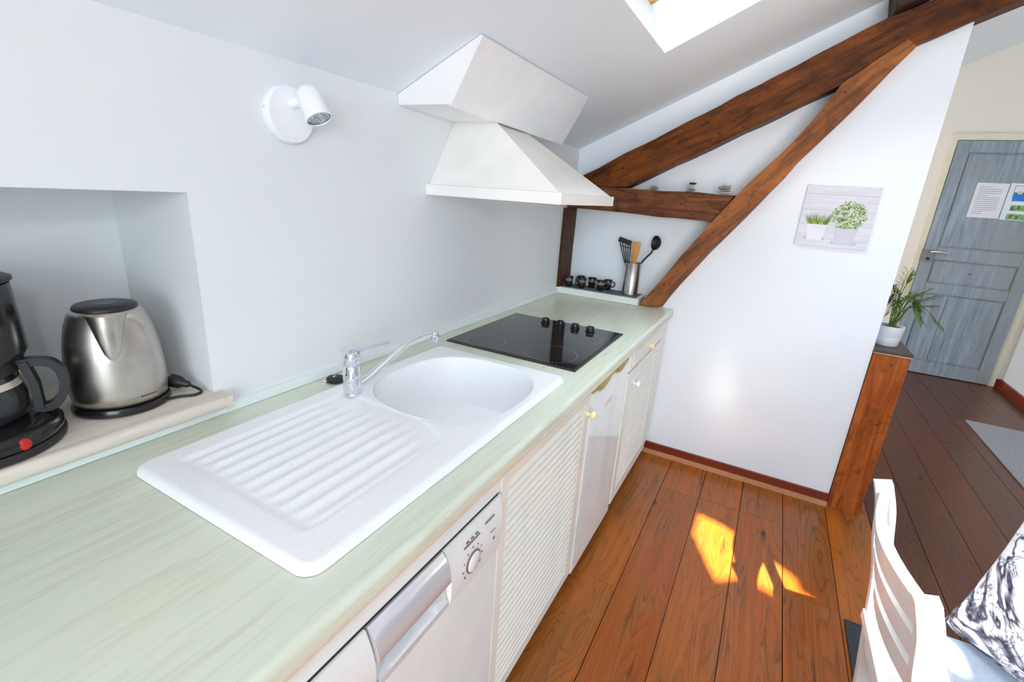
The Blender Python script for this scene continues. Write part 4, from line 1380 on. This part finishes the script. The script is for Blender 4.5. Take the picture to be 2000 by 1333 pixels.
for i, (tx, ty, tz, lt) in enumerate(tips):
    tip = Vector((tx, ty, tz)); root = PC + Vector((rp.uniform(-0.012, 0.012), rp.uniform(-0.012, 0.012), 0.083))
    d = tip - root
    midp = root + d * 0.5 + Vector((0, 0, 0.10 if d.z < 0.12 else 0.03)) - Vector((d.x, d.y, 0)) * 0.15
    cp = curve_pts([root, midp, tip], 24)
    b = new(); tube(b, cp, [0.0022 - 0.0012 * k / (len(cp) - 1) for k in range(len(cp))], 5)
    fr = obj('frond', b, 'stem', s, 60)
    b = new()
    n0 = int(len(cp) * (0.45 if lt else 0.5)) if tx != 1.745 else int(len(cp) * 0.74)
    for k in range(n0, len(cp)):
        t = (cp[min(k + 1, len(cp) - 1)] - cp[k - 1]).normalized()
        sd = t.cross(Vector((0, 0, 1)))
        sd = sd.normalized() if sd.length > 0.2 else Vector((0.8, -0.6, 0))
        L = (0.058 if lt else 0.050) * (1 - 0.35 * (k - n0) / max(1, len(cp) - n0))
        for q in (-1, 1):
            dr = (t * 0.78 + sd * q * 0.62 + Vector((0, 0, rp.uniform(-0.25, 0.1)))).normalized()
            side = dr.cross(Vector((0, 0, 1))).normalized()
            p0 = cp[k]; p1 = p0 + dr * L * 0.45 + side * 0.0031; p2 = p0 + dr * L - Vector((0, 0, 0.010)); p3 = p0 + dr * L * 0.45 - side * 0.0031
            p4 = p0 + dr * L * 0.45 + Vector((0, 0, -0.0012))
            vs = [b.verts.new(p) for p in (p0, p1, p2, p3, p4)]
            b.faces.new((vs[0], vs[1], vs[4])); b.faces.new((vs[1], vs[2], vs[4])); b.faces.new((vs[2], vs[3], vs[4])); b.faces.new((vs[3], vs[0], vs[4]))
    o = obj('leaflets', b, 'leaf_light' if lt else 'leaf', fr, None, recalc=False)
    o['kind'] = 'stuff'

# ================================================================== RUGS
o = bx('door_mat', 'rug_grey', None, 2.515, 3.02, 3.15, 4.39, 0.001, 0.011, 0.003)
tag(o, 'light grey pile door mat on the dark hall floor', 'mat')
s = thing('floor_rug', 'charcoal woven rug whose corner shows under the white chair', 'rug', (1.9, 1.0, 0))
bx('rug_pile', 'rug_dark', s, 1.527, 2.9, -0.6, 1.765, 0.001, 0.008, 0.002)
b = new(); tube(b, [(1.527, -0.6, 0.005), (1.527, 1.765, 0.005), (2.9, 1.765, 0.005)], 0.0045, 6)
obj('bound_edge', b, 'black', s)

# ================================================================== CHAIR
CY0, CY1 = 0.862, 1.252
s = thing('dining_chair', 'white painted ladder-back chair with grey seat pad, nearest the camera', 'chair', (1.58, 1.06, 0.0))
up_path = [(1.486, 0.012), (1.462, 0.25), (1.438, 0.45), (1.424, 0.56), (1.402, 0.66), (1.388, 0.74), (1.369, 0.803)]
for y in (CY0, CY1):
    b = new()
    pts = curve_pts([(x, y, z) for x, z in up_path], 30)
    n = len(pts)
    ws = []
    for i in range(n):
        t = i / (n - 1)
        ws.append(0.034 + 0.004 * math.sin(math.pi * t))
    sweep_rect(b, pts, (0, 1, 0), 0.026, ws)
    bevel(b, 0.006, 3)
    obj('back_upright', b, 'chair', s, 40)
for zc, h in ((0.757, 0.052), (0.690, 0.050), (0.620, 0.050)):
    b = new()
    pts = []
    for i in range(13):
        t = i / 12
        y = CY0 + 0.004 + (CY1 - CY0 - 0.008) * t
        xb = 1.383 + (0.76 - zc) * 0.22 - 0.030 * math.sin(math.pi * t)
        pts.append((xb, y, zc - 0.004 * math.sin(math.pi * t)))
    sweep_rect(b, pts, (0.22, 0, -1), h, 0.020)
    bevel(b, 0.004, 2)
    obj('ladder_slat', b, 'chair', s, 40)
b = new(); prism(b, [(1.415, CY0 - 0.012, 0.428), (1.415, CY1 + 0.012, 0.428), (1.80, CY1 + 0.03, 0.428), (1.80, CY0 - 0.03, 0.428)], (0, 0, 0.022)); bevel(b, 0.006, 3)
obj('seat', b, 'chair', s, 40)
b = new(); prism(b, [(1.545, CY0 + 0.05, 0.4505), (1.560, CY1 + 0.005, 0.4505), (1.79, CY1 + 0.02, 0.4505), (1.79, CY0 + 0.04, 0.4505)], (0, 0, 0.012)); bevel(b, 0.005, 3)
obj('seat_pad', b, 'seat_pad', s, 40)
for x0_, x1_, y0_, y1_ in ((1.45, 1.79, CY0 - 0.004, CY0 + 0.016), (1.45, 1.79, CY1 - 0.016, CY1 + 0.004), (1.772, 1.79, CY0 + 0.02, CY1 - 0.02), (1.432, 1.45, CY0 + 0.02, CY1 - 0.02)):
    bx('apron', 'chair', s, x0_, x1_, y0_, y1_, 0.37, 0.427, 0.003)
for y in (CY0, CY1):
    bx('front_leg', 'chair', s, 1.755, 1.790, y - 0.016, y + 0.016, 0.010, 0.427, 0.004)

# ---- cushion on the seat
ca = Vector((0.62, -0.78, 0)).normalized(); cb = Vector((0.30, 0.10, 0.95)); cb = (cb - ca * cb.dot(ca)).normalized(); cn = ca.cross(cb)
corner = Vector((1.572, 1.300, 0.463))
S_ = 0.43
ctr = corner + ca * S_ / 2 + cb * S_ / 2
b = new()
NU = 28
def cush(u, v, sgn):
    # pinched square with soft bulge
    e = (1 - u ** 4) * (1 - v ** 4)
    pin = 1 - 0.05 * (1 - abs(u) ** 2) * abs(v) ** 2 * 0 
    w = 0.085 * (max(0, (1 - u * u)) ** 0.55) * (max(0, (1 - v * v)) ** 0.55)
    w *= 1 + 0.10 * noise.noise(Vector((u * 2.3, v * 2.3, sgn * 2)))
    sh_u = u * (1 - 0.06 * (1 - v * v)); sh_v = v * (1 - 0.06 * (1 - u * u))
    return ctr + ca * sh_u * S_ / 2 + cb * sh_v * S_ / 2 + cn * sgn * w
g1 = [[b.verts.new(cush(2 * i / NU - 1, 2 * j / NU - 1, 1)) for j in range(NU + 1)] for i in range(NU + 1)]
g2 = [[g1[i][j] if i in (0, NU) or j in (0, NU) else b.verts.new(cush(2 * i / NU - 1, 2 * j / NU - 1, -1)) for j in range(NU + 1)] for i in range(NU + 1)]
for i in range(NU):
    for j in range(NU):
        b.faces.new((g1[i][j], g1[i + 1][j], g1[i + 1][j + 1], g1[i][j + 1]))
        b.faces.new((g2[i][j], g2[i][j + 1], g2[i + 1][j + 1], g2[i + 1][j]))
o = obj('scatter_cushion', b, 'cushion', None, 180)
tag(o, 'black and white marbled cushion propped on the chair seat', 'cushion')
